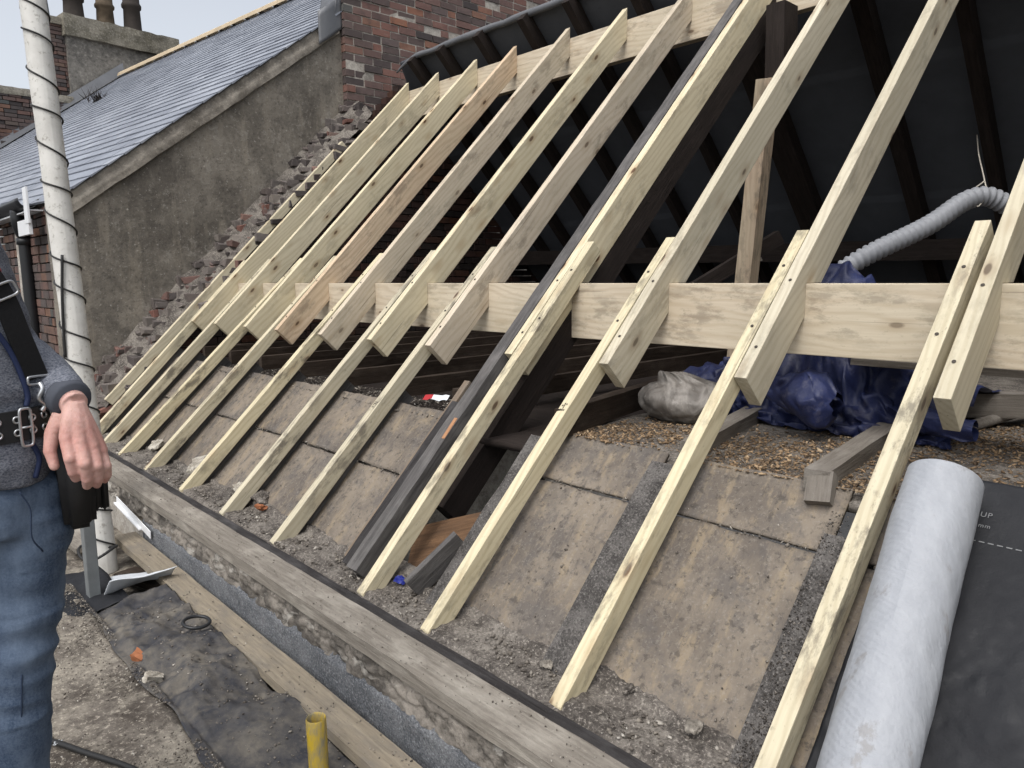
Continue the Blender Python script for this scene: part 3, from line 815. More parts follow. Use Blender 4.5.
def tarp(u, v):
    x = -2.08 + 1.26*u
    ys = [2.88,2.92,2.98,3.06,3.2,3.5,3.8]; zs = [-.635,-.60,-.56,-.51,-.45,-.47,-.6]
    t = v*6; k = min(5, int(t)); f = t-k
    y = ys[k]*(1-f)+ys[k+1]*f; z = zs[k]*(1-f)+zs[k+1]*f
    top = math.exp(-((v-.62)/.2)**2)
    return (x, y + .05*mn.noise(Vector((x*3, v*2, 1))), z + .53*math.exp(-((x+1.36)/.25)**2)*top + .05*mn.noise(Vector((x*4, v*3, 5)))*top)
facets('tarpaulin', 40, 22, tarp, .030, 'crumpled blue tarpaulin heaped behind and below the purlin', ymin=2.775)
def bundle(u, v):
    a = 2*PI*u; t = v
    r = (.088*(math.sin(PI*min(1, t*.94+.03))**.5)*(.45+.75*t))*(1+.28*mn.noise(Vector((math.cos(a)*1.6, math.sin(a)*1.6, t*3))) + 3.2*crumple(math.cos(a)*.10, math.sin(a)*.10, t*.22))
    x = -1.47 + .31*t; y = 2.765+.015*math.sin(t*4); z = -.465 - .03*t
    return (x, y + r*math.cos(a), max(-.64, z + r*math.sin(a)*.95))
facets('tarpaulin_bundle', 16, 10, bundle, .009, 'knotted end of blue tarpaulin bunched in front of the heap, near the knotty rafter', sub=1)
def tail(u, v):
    a = 2*PI*u
    r = .055*(1-.35*v)*(1+.3*mn.noise(Vector((math.cos(a)*2, math.sin(a)*2, v*3))))
    return (-1.0 + .28*v, 2.95 - .12*v + r*math.cos(a), max(-.636, -.54 + .0*v + r*math.sin(a)))
facets('tarpaulin_tail', 12, 6, tail, .006, 'small rolled tail of blue tarpaulin right of the slim rafter by the white roll', sub=1)

# dusty rubble bag
def bagfn(u, v):
    a = 2*PI*u; b = PI*v
    d = Vector((math.sin(b)*math.cos(a), math.sin(b)*math.sin(a), -math.cos(b)))
    w = 1 + .09*mn.noise(d*1.6) + .05*mn.noise(Vector((d.x*3, d.y*3, d.z*1.2))*2) + .03*(1-2*abs(mn.noise(Vector((math.cos(a)*2.6, math.sin(a)*2.6, d.z*1.0)))))
    p = Vector((d.x*.215*w, d.y*.165*w, (d.z if d.z < 0 else d.z**1.0)*.115*w + .105))
    k = max(0, d.z-.80)/.20                    # the gathered neck flops over to one side
    if k > 0:
        pl = 1 + .30*math.sin(a*9)*k
        p = Vector((p.x*pl*(1-.45*k) - .075*k - .02*k*k, p.y*pl*(1-.45*k) - .03*k, p.z + .045*k*math.sin(k*2.6)))
    p.z = max(p.z, 0)
    return p
o = grid('rubble_bag', 96, 72, bagfn, MAT['bag']); o.location = (-1.83, 2.74, -.64); o.rotation_euler = (0,0,.4); o.scale = (.92,.95,.86)
tag(o, 'dusty grey plastic rubble bag slumped on the loft floor under the purlin', 'bag')
# small timbers and pipe on the loft floor at the right
o = beam('loft_batten', (-.98, 3.42, -.50), (-.55, 3.75, -.50), .09, .10, MAT['joist_grey'], rough=.004)
tag(o, 'grey timber block on the loft floor at the right, under the purlin', 'timber')
o = tube('loft_pipe', [(-.865,3.33,-.615),(-.80,3.62,-.60),(-.72,3.95,-.58)], .022, MAT['joist_grey'], n=12)
tag(o, 'thin grey tube lying on the sawdust at the right edge', 'pipe')
o = beam('loft_shelf_board', (-1.2, 3.0, -.335), (.5, 3.0, -.335), .12, .025, MAT['joist_grey'], rough=.004)
tag(o, 'old grey board running just below the purlin at the right', 'board')
# scrap of red and white packing at the loft edge
bm = bmesh.new(); bmesh.ops.create_grid(bm, x_segments=6, y_segments=3, size=.5)
for v in bm.verts: v.co = Vector((v.co.x*.13, v.co.y*.05, .012*mn.noise(v.co*4)))
bm.faces.ensure_lookup_table()
for f in bm.faces: f.material_index = 1 if f.calc_center_median().x < -.015 else 0
o = from_bm('packet_scrap', bm, [MAT['scrap'], MAT['red']]); o.location = (-2.93, 2.20, -.60); o.rotation_euler = (.35,0,.55)
tag(o, 'small red and white packet scrap at the top of the boards', 'scrap')

# ---- loose material (nobody could count it)
def samp(n, fn): return [fn() for _ in range(n)]
def on_floor():
    while True:
        x = R.uniform(-2.0, .3); y = 2.14 + 1.5*R.random()**1.3
        if mn.noise(Vector((x*2.3, y*2.3, 5))) > R.uniform(-.55, .25): break
    return ((x, y, -.636 + .014*fbm(x*3, y*3, 4, 4)), (0,0,1))
o = chips('sawdust', samp(30000, on_floor), MAT['chip_tan'], .002, .011); struct(o, 'wood chips and loose insulation over the loft floor', 'stuff')
def on_left():
    x = R.uniform(-6.6, -2.6); y = R.uniform(2.10, 2.45)
    return ((x, y, -.675 + .02*fbm(x*3, y*3, 9, 4)), (0,0,1))
o = chips('loft_rubble', samp(5000, on_left), MAT['chip_grey'], .003, .014); struct(o, 'dusty crumbs along the top of the boards', 'stuff')
def on_head():
    while True:
        x = R.uniform(-6.6, .1); y = 1.40 + .23*R.random()
        if fbm(x*5, y*9, 1, 3) > R.uniform(-.1, .35): break
    return ((x, y, -1.212 + .022*fbm(x*5, y*9, 2, 4)), (0,0,1))
o = chips('eaves_rubble', samp(4500, on_head), MAT['chip_grey'], .0008, .012, .7, 1.2); struct(o, 'mortar crumbs along the rafter feet', 'stuff')
def on_boards():
    while True:
        b = R.choice(bays[:7]+bays[7:9]*4); x = R.uniform(b[0]-.06, b[1]+.02); y = 1.52 + .6*R.random()**2.6
        if mn.noise(Vector((x*3, y*3, 3))) > R.uniform(-.5, .5): break
    return ((x, y, y+ROOF+BOFF+.008), (0,-S2,S2))
def on_joint():
    b = R.choice(bays); x = R.uniform(b[0], b[1]); y = (1.877 if b[2] < 8 else 2.0) + R.gauss(0, .004) + .004*fbm(x*9, b[2], 0, 3)
    return ((x, y, y+ROOF+BOFF+.006), (0,-S2,S2))
o = chips('joint_dust', samp(2200, on_joint), MAT['chip_grey'], .0008, .006, .5, 2.2); struct(o, 'crumbs along the joints of the sloping boards', 'stuff')
o = chips('board_grit', samp(3500, on_boards), MAT['chip_grey'], .0006, .005, .6, 1.2); struct(o, 'grit lying on the sloping boards', 'stuff')
def on_wide():
    y = 1.47 + .6*R.random()**1.2; x = -.872 + .125*R.random()
    return ((x, y, y+ROOF-.133), (0,-S2,S2))
o = chips('rafter_grit', samp(4000, on_wide), MAT['chip_dark'], .0008, .005, .7); struct(o, 'dark grit on the wide old rafter', 'stuff')
# a few bigger lumps, each its own thing
for k, (p, s, m, lab) in enumerate([((-5.42,1.60,-1.15),.10,'dust_pale','white lump of plaster between the far lower rafters'),((-4.62,1.60,-1.16),.13,'dust_pale','large pale plaster lump left of the fifth lower rafter'),
        ((-3.98,1.60,-1.16),.08,'dust_pale','pale plaster lump left of the sixth lower rafter'),((-3.72,1.62,-1.17),.11,'rubble_bed','dark mortar lump behind the sixth lower rafter'),((-3.62,1.56,-1.19),.06,'orange','dusky red brick fragment at the foot of the sixth lower rafter'),
        ((-1.22,1.58,-1.185),.035,'rubble_bed','small grey mortar crumb right of the foot of the knotty lower rafter'),((-.98,1.56,-1.185),.042,'cement','pale mortar lump at the bottom of the wide bay'),((-1.50,1.53,-1.198),.032,'cement','grey mortar crumb in the bay right of the hole')]):
    bm = bmesh.new(); bmesh.ops.create_icosphere(bm, subdivisions=3, radius=s*.5)
    for v in bm.verts: v.co *= 1 + .8*mn.noise(v.co*(1.4/s)+Vector((k*5,0,0))) + .45*mn.noise(v.co*(4/s)); v.co.z *= .6
    o = from_bm('plaster_lump', bm, MAT[m]); o.location = p; o.rotation_euler = (.4, 0, k)
    tag(o, lab, 'rubble', 'lumps of plaster and mortar at the eaves')

# ================================================================== membrane sheet and roll at the right
def sheetfn(u, v):
    x = -.70 + 1.5*u; y = 1.32 + .895*v
    w = (.15*crumple(x*.62+2, y*.62, 0) + .016*mn.noise(Vector((x*6, y*4, 1))))*min(1, max(.04, (2.06-y)/.25))
    return (x, y - w*S2, y + ROOF - .148 + w*S2)
o = grid('membrane_sheet', 220, 150, sheetfn, MAT['membrane_clean'], None, .002)
ms = o; tag(o, 'black creased roofing membrane sheet with white print, right of the white roll', 'membrane')
def print_text(txt, size, p, parent):
    cu = bpy.data.curves.new('lettering', 'FONT'); cu.body = txt; cu.size = size; cu.extrude = .0004; cu.space_character = 1.15
    tmp = bpy.data.objects.new('tmp', cu); col.objects.link(tmp)
    dg = bpy.context.evaluated_depsgraph_get()
    me = bpy.data.meshes.new_from_object(tmp.evaluated_get(dg)); bpy.data.objects.remove(tmp)
    t = link('printed_lettering', me, MAT['print'], parent)
    M = Matrix((Vector((1,0,0)), Vector(E1), Vector(E2))).transposed().to_4x4(); M.translation = Vector(p)
    t.matrix_basis = M; return t
def sp_(x, y, h=.020): return (x, y - h*S2*0, y + ROOF - .148 + h)
print_text('UP', .021, sp_(-.520, 2.135, .0045), ms)
print_text('mm', .017, sp_(-.517, 2.113, .0045), ms)
V=[];F=[]
for k in range(40):
    x = -.545 + .020*k; y = 2.083
    oo = len(V)
    for dx, dy in ((0,0),(.013,0),(.013,.0022),(0,.0022)):
        V.append((x+dx, y+dy, y+dy+ROOF-.148+.0045))
    F.append((oo,oo+1,oo+2,oo+3))
pydata('printed_dashes', V, F, MAT['print'], ms)

# roll of breather membrane
ra = Vector((-.595, 2.095, 2.095+ROOF-.012)); rb = Vector((-.530, 1.30, 1.30+ROOF-.012))
ax = (rb-ra); RL = ax.length; e1, e2, e3 = frame(ax, E2)
def rollfn(u, v):
    a = 2*PI*u; r = .090*(1 + .03*math.sin(2*a+1.+v*2) + .022*mn.noise(Vector((math.cos(a)*1.3, math.sin(a)*1.3, v*5))) + .03*v)
    r += .045*crumple(math.cos(a)*.10, math.sin(a)*.10, v*.45)*min(1, v*8)
    s = v*RL
    return ra + e1*s + (e2*math.cos(a) + e3*math.sin(a))*r
def rollend(u, v):
    a = 2*PI*u; k = 1-v
    p = rollfn(u, 0); c = ra
    return c + (p-c)*(.2+.8*math.cos(v*PI/2)) - e1*(.010*math.sin(v*PI/2)) + e1*.06*max(0, v-.7)
rl = thing('membrane_roll', ra, 'white-grey roll of breather membrane lying up the slope at the right, scuffed', 'roll')
grid('roll_wrap', 72, 110, rollfn, MAT['roll'], rl)
grid('roll_end', 72, 10, rollend, MAT['roll'], rl)

# ================================================================== neighbour's house on the left
nb = thing('neighbour_house', (-8.5, 2.8, -.5), 'neighbouring house with cement rendered gable wall, slate roof and tall chimney', 'house')
nv = Vector((.06454433, -.59845669, .79855095)).normalized(); nc = -.811992480697967
dn = Vector((-.9942343, -.10722946, 0)).normalized()
vs = nv.cross(dn); vs = vs if vs.z > 0 else -vs
vs.normalize()
def roofpt(p): # drop a point on the neighbour's roof plane vertically
    return Vector((p[0], p[1], (nc - nv.x*p[0]-nv.y*p[1])/nv.z))
def verge(y): return roofpt((WX, y, 0)).z
# rendered gable (subdivided so that its surface is uneven)
def gab(u, v):
    y = 1.56 + 2.72*u; zt = verge(y) - .03; zb = y + ROOF + .16 + .03*fbm(y*5, 0, 4, 3)
    zb = min(zb, zt-.02)
    z = zb - .5 + (zt-zb+.5)*v
    return (WX + .010*fbm(y*2, z*2, 1, 4), y, z)
grid('gable_wall', 110, 90, gab, MAT['render'], nb)
# block of the house behind the skin
bm = bmesh.new()
pr = [(1.58,-7),(1.58,verge(1.58)-.06),(4.25,verge(4.25)-.06),(6.55,verge(6.55)-.10),(8.2,-7)]
lo = [bm.verts.new(Vector((WX-.03,y,z))-nb.location) for y,z in pr]; hi = [bm.verts.new(Vector((-8.6,y-.16,z))-nb.location) for y,z in pr]
bm.faces.new(lo); bm.faces.new(hi)
for k in range(5): bm.faces.new((lo[k],lo[(k+1)%5],hi[(k+1)%5],hi[k]))
from_bm('house_body', bm, MAT['mortar'], nb)
# cement verge fillet: raised band under the slates
def ver(u, v):
    y = 1.52 + 2.66*u; z0 = verge(y)
    x = WX + (.035 if v < .5 else .02) + .012*fbm(y*6, v*3, 1, 3)
    return (x - (.09 if v > .95 else 0), y, z0 - .19 + .20*v + .018*fbm(y*5, v*2, 7, 4)*(1 if v < .2 else .3))
grid('verge_fillet', 90, 8, ver, MAT['cement'], nb)
# slates in real overlapping courses
O = roofpt((WX, 1.46, 0)); V=[];F=[];rn=[]
ex = .175; Ls = 6.55
for r in range(int(Ls/ex)):
    w = .30; off = (r % 2)*w/2
    o0 = O + vs*(r*ex)
    # start where the course meets the verge (x = WX + .03)
    t0 = (WX+.05 - o0.x)/dn.x
    t = t0 - .0
    first = True
    while True:
        ww = (w-off if first and off else w); first = False
        if t - t0 > 11.4 + (r*ex)*.0: break
        a = o0 + dn*t; b = o0 + dn*(t+ww-.004)
        lift = .012 + R.uniform(0,.004); oo = len(V); rr = R.random()
        up = vs*(ex*1.12)
        for q in (a+nv*lift, b+nv*(lift+R.uniform(-.002,.002)), b+up+nv*.002, a+up+nv*.002, a-nv*.004, b-nv*.004):
            V.append(q - nb.location); rn.append(rr)
        F += [(oo,oo+1,oo+2,oo+3),(oo+4,oo+5,oo+1,oo),(oo+4,oo,oo+3),(oo+1,oo+5,oo+2)]
        t += ww
rf = pydata('slate_roof', V, F, MAT['slate'], nb, False, rn)
bm = bmesh.new()
for a, b in (((0,0),(0,1)),):
    c = [O + dn*-.15, O + dn*11.5, O + dn*11.5 + vs*Ls, O - dn*.15 + vs*Ls]
    c[0].x = min(c[0].x, WX-.03); c[3].x = min(c[3].x, WX-.03)
    vv = [bm.verts.new(p - nv*.012 - nb.location) for p in c]; bm.faces.new(vv)
o = from_bm('roof_deck', bm, MAT['old_dark'], nb)
md = o.modifiers.new('thickness','SOLIDIFY'); md.thickness = .03; md.offset = 0
# ridge tiles
V=[];F=[]
rp = Vector((-18.0, 5.30, 4.40)); 
for k in range(26):
    a = rp - dn*(k*.45); b = a - dn*.435
    side = Vector((-dn.y, dn.x, 0)).normalized()
    oo = len(V)
    for p, g in ((a, 1.0), (b, .97)):
        for j in range(7):
            th = PI*j/6
            V.append(p + side*math.cos(th)*.16*g + Vector((0,0,1))*(math.sin(th)*.13*g - .04) - nb.location)
    for j in range(6): F.append((oo+j, oo+j+1, oo+8+j, oo+7+j))
    F.append(tuple(oo+7+j for j in range(7)))
rt = pydata('ridge_tiles', V, F, MAT['ridge'], rf)
rt.matrix_parent_inverse = Matrix.Identity(4)
# lead at the head of the verge
def leadfn(u, v):
    y = 3.93 + .29*u; return (WX + .055 - .0*v + .02*math.sin(u*5), y, verge(y) - .17 + .30*v + (.0 if v < .9 else .02))
o = grid('lead_flashing', 10, 8, leadfn, MAT['lead'], nb, .006)
def lead2(u, v):
    return (WX + .05 - .30*v, 4.12 + .09*u - .02*v, verge(4.12) - .0 + .42*u*(1-.0*v) + .02)
grid('lead_flashing', 8, 8, lead2, MAT['lead'], nb, .006)
# front brick wall with corner strip
V=[];F=[];rn=[]
def brick_wall(x0, x1, z0, z1, put, jitter=.004):
    """courses of separate bricks; put(x,z,d) maps wall coordinates to the world"""
    row = 0; z = z0
    while z < z1:
        x = x0
        while x < x1:
            l = .105 if (x == x0 and row % 2) else (.215 if R.random() > .12 else .105)
            b = boxv(l, .10, .066)*(1+np.array([[R.uniform(-.03,.03) for _ in range(3)] for _ in range(8)]))
            rr = R.random(); oo = len(V); d = R.gauss(0, jitter)
            for q in b:
                V.append(put(x+l/2+q[0], z+.033+q[2], q[1]+d)); rn.append(rr)
            F.extend([tuple(k+oo for k in f) for f in BOXF]); x += l+.014
        z += .079; row += 1
brick_wall(-9.6, -7.25, -3.0, .62, lambda x, z, d: Vector((x, 1.50+d, z)) - nb.location)
pydata('front_brickwork', V, F, MAT['brick_far'], nb, False, rn)
beam('corner_render', (-7.17, 1.555, .62), (-7.17, 1.555, -3.), .14, .13, MAT['render'], up=(0,1,0), parent=nb, rough=.006)
# gutter, soffit box, downpipe
gt = [(-11.0+.3*i, 1.34, .66) for i in range(12)]
def gut(u, v):
    x = -11.0 + 3.45*u; a = PI*(1+v)
    return (x, 1.37 + .075*math.cos(a), .70 + .075*math.sin(a))
gu = grid('gutter', 20, 10, gut, MAT['black_plastic'], nb, .006)
beam('soffit_board', (-11, 1.43, .60), (-7.42, 1.43, .60), .16, .012, MAT['white_plastic'], parent=nb)
beam('fascia_end', (-7.50, 1.33, .78), (-7.36, 1.33, .78), .018, .30, MAT['white_plastic'], up=(0,0,1), parent=nb)
beam('soffit_box', (-7.86, 1.34, .52), (-7.40, 1.34, .52), .03, .13, MAT['white_plastic'], parent=nb)
dp = tube('downpipe', smooth_path([(-8.05,1.36,.63),(-8.05,1.36,.52),(-8.1,1.40,.40),(-8.12,1.41,.30),(-8.12,1.41,-3)], 5), .052, MAT['black_plastic'], nb, 14)
for z in (.36, -.6):
    tube('pipe_collar', [(-8.12,1.41,z+.03),(-8.12,1.41,z-.03)], .066, MAT['black_plastic'], nb, 14)
# far chimney stack, its cap and pots; the brick wall beside it
cd = dn; cs = Vector((-dn.y, dn.x, 0)).normalized(); cs = cs if cs.y > 0 else -cs
def cbox(name, s0, s1, d0, d1, z0, z1, mat, parent=nb, rough=0., base=None):
    P0 = base or Vector((-18.2, 5.22, 0))
    a = P0 + cs*s0 + cd*((d0+d1)/2); b = P0 + cs*s1 + cd*((d0+d1)/2); a.z = b.z = z1
    return beam(name, a, b, abs(d1-d0), z1-z0, mat, parent=parent if parent is nb else None, rough=rough, bevel=.02)
P0 = Vector((-18.2, 5.22, 0))
st = cbox('chimney', -.97, 1.32, 0, 1.2, 3.0, 5.08, MAT['chimney_render'], rough=.02)
def child_of(o, par):
    Mw = par.matrix_basis.inverted() @ (Matrix.Translation(-nb.location) @ o.matrix_basis if o.parent is None else o.matrix_basis)
    o.parent = par; o.matrix_basis = Mw
cp = cbox('chimney_cap', -1.02, 1.38, -.10, 1.3, 5.04, 5.46, MAT['cap_stone'], None, rough=.05); child_of(cp, st)
for k, (s, hh, rr, m) in enumerate([(-.62,.75,.20,'pot'),(.02,.75,.18,'pot_tan'),(.60,.95,.185,'pot')]):
    p = P0 + cs*s + cd*.45
    prof = [(rr*1.12, 0),(rr*1.05,.12),(rr,.2),(rr*.93, hh*.55),(rr*1.1,hh*.58),(rr*1.12,hh*.63),(rr*.95,hh*.68),(rr*.9,hh*.95),(rr*1.05,hh)]
    pt = tube('chimney_pot', [p+Vector((0,0,5.40+z*1.2)) for _, z in prof], [q for q, _ in prof], MAT[m], None, 16); child_of(pt, st)
# brick flank of the chimney and firewall
V=[];F=[];rn=[]
def putc(x, z, d):
    return P0 + cs*x + cd*(-.05+d) + Vector((0,0,z)) - nb.location
brick_wall(-2.6, -.98, 2.2, 3.66, putc, .01)
brick_wall(-1.36, -.98, 3.70, 5.24, lambda x, z, d: P0 + cs*x + cd*(.12+d) + Vector((0,0,z)) - nb.location, .01)
pydata('firewall_brick', V, F, MAT['brick_far'], nb, False, rn)
o = cbox('firewall_core', -3.2, -.98, .03, .4, 2.0, 3.69, MAT['mortar']); 
o = cbox('flank_core', -1.36, -.9, .18, 1.0, 3.5, 5.2, MAT['mortar'])
o = cbox('flank_cap', -1.42, -.98, .02, 1.1, 5.24, 5.38, MAT['cap_stone'], rough=.02)
o = cbox('firewall_coping', -3.3, -.98, -.12, .45, 3.66, 3.80, MAT['cap_stone'], rough=.03)
# lead apron where the slates meet the chimney
V=[];F=[]
for k in range(25):
    s = -2.4 + 2.5*k/24
    b = roofpt(P0 + cs*s - cd*.14); V.append(b + nv*.03 - nb.location); V.append(Vector((b.x, b.y, b.z)) + cd*.07 + Vector((0,0,.26)) - nb.location); V.append(b - cd*.10 + nv*.03 - nb.location)
for k in range(24):
    a = 3*k; F += [(a, a+3, a+4, a+1), (a+2, a+5, a+3, a)]
o = pydata('lead_apron', V, F, MAT['lead'], nb)
# bird on the slates
bm = bmesh.new()
bmesh.ops.create_icosphere(bm, subdivisions=3, radius=1)
for v in bm.verts:
    t = v.co.x
    v.co = Vector((v.co.x*.17 - (.06 if t < -.6 else 0), v.co.y*.07*(1-.4*abs(t)), v.co.z*.08*(1-.45*abs(t)) + .03*max(0,t)))
hd = bmesh.ops.create_icosphere(bm, subdivisions=2, radius=.055, matrix=Matrix.Translation((.17,0,.09)))
bmesh.ops.create_cone(bm, segments=6, radius1=.014, radius2=.001, depth=.05, cap_ends=True, matrix=Matrix.Translation((.245,0,.085))@Matrix.Rotation(PI/2,4,'Y'))
o = from_bm('vent_cowl', bm, MAT['black_plastic'], None, True)
bpy.data.objects.remove(o)
tg = thing('moss_tuft', roofpt((-15.15, 3.95, 0)) , 'small dark ragged tuft sticking up from the slates', 'tuft')
V=[];F=[]
for k in range(60):
    a = R.random()*6.3; h = R.uniform(.1,.28); p = Vector((R.gauss(0,.10), R.gauss(0,.10), 0)); q = p + Vector((math.cos(a)*.14, math.sin(a)*.14, h)); oo = len(V)
    V += [p+Vector((.03,0,0)), p-Vector((.03,0,0)), q]; F.append((oo,oo+1,oo+2))
pydata('leaves', V, F, MAT['old_dark'], tg)
o = tube('aerial_rod', [(-18.7,4.15,4.9),(-19.0,4.05,7.2)], .03, MAT['galv'], n=6); tag(o, 'thin grey rod standing beside the far chimney against the sky', 'aerial')
o = cbox('far_chimney', -3.55, -2.95, 1.5, 2.2, 2.5, 4.25, MAT['cap_stone'], None, rough=.02); tag(o, 'pale stone chimney edge at the far left against the sky', 'chimney')

# broken raking edge of the party wall
pw = thing('party_wall', (WX+.2, 3, 0), 'broken brick and mortar edge of the party wall between the render and the new rafters', 'wall')
def rake(u, v):
    y = 1.50 + 2.85*u; x = WX - .02 + .36*v
    z = y + ROOF + .20 - .26*v + .05*fbm(y*4, x*7, 1, 4) + .035*fbm(y*14, x*14, 1, 3)
    return (x, y, z)
grid('mortar_bed', 150, 20, rake, MAT['rubble_bed'], pw)
V=[];F=[];rn=[]
for k in range(210):
    y = R.uniform(1.5, 4.3); v = R.random(); x = WX + .0 + .32*v
    zt = y + ROOF + .185 - .26*v
    z = round(zt/.076)*.076 + R.uniform(-.012,.012)
    y2 = z - ROOF - .185 + .26*v + R.uniform(.03,.08)
    l = R.choice((.10,.14,.18,.215)); b = boxv(R.uniform(.07,.12), l, R.uniform(.052,.070))
    b = b*(1+np.array([[R.uniform(-.14,.14) for _ in range(3)] for _ in range(8)]))
    rot = Euler((R.gauss(0,.09),R.gauss(0,.10),R.gauss(0,.2))).to_matrix(); rr = R.random(); oo = len(V)
    for q in b: V.append(rot @ Vector(q) + Vector((x, y2, z+R.uniform(-.03,.02))) - pw.location); rn.append(rr)
    F += [tuple(i+oo for i in f) for f in BOXF]
o = pydata('broken_bricks', V, F, MAT['rubble'], pw, False, rn)
md = o.modifiers.new('edge', 'BEVEL'); md.width = .008; md.segments = 2
# loft side of the party wall
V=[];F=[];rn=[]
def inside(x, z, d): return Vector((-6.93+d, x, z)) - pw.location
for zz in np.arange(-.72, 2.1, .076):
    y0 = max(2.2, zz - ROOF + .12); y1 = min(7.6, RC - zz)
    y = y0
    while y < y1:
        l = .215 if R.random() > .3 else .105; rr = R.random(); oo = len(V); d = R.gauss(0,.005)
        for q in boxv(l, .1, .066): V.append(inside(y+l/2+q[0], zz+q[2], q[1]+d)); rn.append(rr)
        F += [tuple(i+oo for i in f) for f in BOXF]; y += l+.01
pydata('inner_brickwork', V, F, MAT['brick_shaded'], pw, False, rn)
bm = bmesh.new()
pl = [(1.5,-1.25),(1.5,-1.15),(2.0,-.66),(4.4,1.72),(4.5,1.80),(7.0,-.7),(7.4,-7),(1.5,-7)]
a = [bm.verts.new(Vector((-7.09,y,z-.02))-pw.location) for y,z in pl]; b = [bm.verts.new(Vector((-6.95,y,z-.10))-pw.location) for y,z in pl]
bm.faces.new(a); bm.faces.new(b)
for k in range(len(pl)): bm.faces.new((a[k],a[(k+1)%len(pl)],b[(k+1)%len(pl)],b[k]))
from_bm('wall_core', bm, MAT['mortar'], pw)

# tall brick stack / gable rising behind
bs = thing('brick_stack', (WX-.5, 5, 2), 'tall weathered red and black brick wall rising behind the top of the rafters', 'wall')
V=[];F=[];rn=[]
CY = 4.215
brick_wall(CY, 10.5, .9, 5.6, lambda x, z, d: Vector((WX+.02-d, x, z)) - bs.location, .005)
brick_wall(0, .22, .9, 5.6, lambda x, z, d: Vector((WX+.06-x-.12, CY+.055+d, z)) - bs.location, .005)
pydata('brickwork', V, F, MAT['brick'], bs, False, rn)
beam('mortar_core', (WX-.088, CY+.012, 5.6), (WX-.088, 10.6, 5.6), .30, 9.0, MAT['mortar'], parent=bs, bevel=0)

# ================================================================== flat roof in front
def deckfn(u, v):
    x = -7.0 + 8.0*u; y = -2.2 + 2.94*v
    n_ = fbm(x*2, y*2, 6, 4)
    e = .02*fbm(x*5, 1, 0, 3)*(1 if v > .97 else 0)
    return (x, y+e, -1.49 + .010*n_ + .008*max(0, fbm(x*7, y*7, 2, 3)))
o = grid('flat_roof', 200, 80, deckfn, MAT['deck'], None, .05); struct(o)
def gutfn(u, v): return (-7.0 + 8.0*u, .70 + .56*v, -1.60 + .02*fbm(u*30, v*3, 1, 3))
o = grid('valley_gutter', 160, 10, gutfn, MAT['deck'], None, .03); struct(o)
def memb(u, v):
    x = -3.62 + 2.5*u; y = .715 + .35*v + .05*fbm(x*3, 0, 5, 2)*(1-v)
    h = (.34*crumple(x*.5, y*.45, .3) + .10*crumple(x*1.2, y*.8, 1.3) + .04*fbm(x*2.4, y*4, 8, 4))*min(1, max(.15, (-2.0-x)/.35))*min(1, .35+v*4)
    z = -1.520 + h + .012*math.sin(v*PI)*(1+.5*mn.noise(Vector((x*2, 0, 3))))
    z = max(z, -1.478) if y < .75 else z
    return (x, y, z)
o = grid('roof_membrane', 200, 60, memb, MAT['membrane'], None, .004)
tag(o, 'dusty black membrane sheet lying in folds between the deck and the scaffold board', 'membrane')
# round gasket on the membrane
V=[];F=[]
for i in range(36):
    a = 2*PI*i/36
    for j in range(6):
        b = 2*PI*j/6; V.append(((.052+.008*math.cos(b))*math.cos(a), (.052+.008*math.cos(b))*math.sin(a), .007*math.sin(b)))
for i in range(36):
    for j in range(6): F.append((i*6+j, i*6+(j+1)%6, ((i+1)%36)*6+(j+1)%6, ((i+1)%36)*6+j))
o = pydata('pipe_gasket', V, F, MAT['black_plastic'], None, True); o.location = (-3.04, 1.0, -1.425); o.rotation_euler = (-.1,.1,0)
tag(o, 'round black rubber ring lying on the dusty membrane', 'ring')
# pale mortar dust along the deck edge
def on_deck():
    while True:
        x = R.uniform(-4, -1.4); y = .74 - .5*R.random()**2
        if fbm(x*2.2, y*3, 5, 3) > R.uniform(-.25, .3): break
    return ((x, y, -1.484 + .008), (0,0,1))
o = chips('deck_dust', samp(9000, on_deck), MAT['chip_grey'], .0008, .007, .6, 1.2); struct(o, 'pale mortar dust spread along the deck edge', 'stuff')
def on_memb():
    x = R.uniform(-3.5, -1.3); y = .78 + .28*R.random(); v = (y-.765)/.30
    h = (.34*crumple(x*.5, y*.45, .3) + .10*crumple(x*1.2, y*.8, 1.3) + .04*fbm(x*2.4, y*4, 8, 4))*min(1, max(.15, (-2.0-x)/.35))*min(1, .35+v*4)
    return ((x, y, -1.516 + h + .012*math.sin(v*PI)*(1+.5*mn.noise(Vector((x*2, 0, 3))))), (0,0,1))
o = chips('membrane_crumbs', samp(1500, on_memb), MAT['chip_grey'], .0008, .008, .6, 1.2); struct(o, 'crumbs scattered on the dusty membrane', 'stuff')
def on_scaf():
    x = R.uniform(-4.4, -.8); y = 1.06 + .12*R.random()
    return ((x, y, -1.459), (0,0,1))
o = chips('board_crumbs', samp(900, on_scaf), MAT['chip_grey'], .0007, .005, .6, 1.2); struct(o, 'crumbs on the scaffold board', 'stuff')
def on_plank():
    x = R.uniform(-6.5, 0); y = 1.215 + .125*R.random()
    return ((x, y, -1.209), (0,0,1))
o = chips('plank_crumbs', samp(2200, on_plank), MAT['chip_grey'], .0007, .0045, .6, 1.2); struct(o, 'crumbs on the eaves plank', 'stuff')
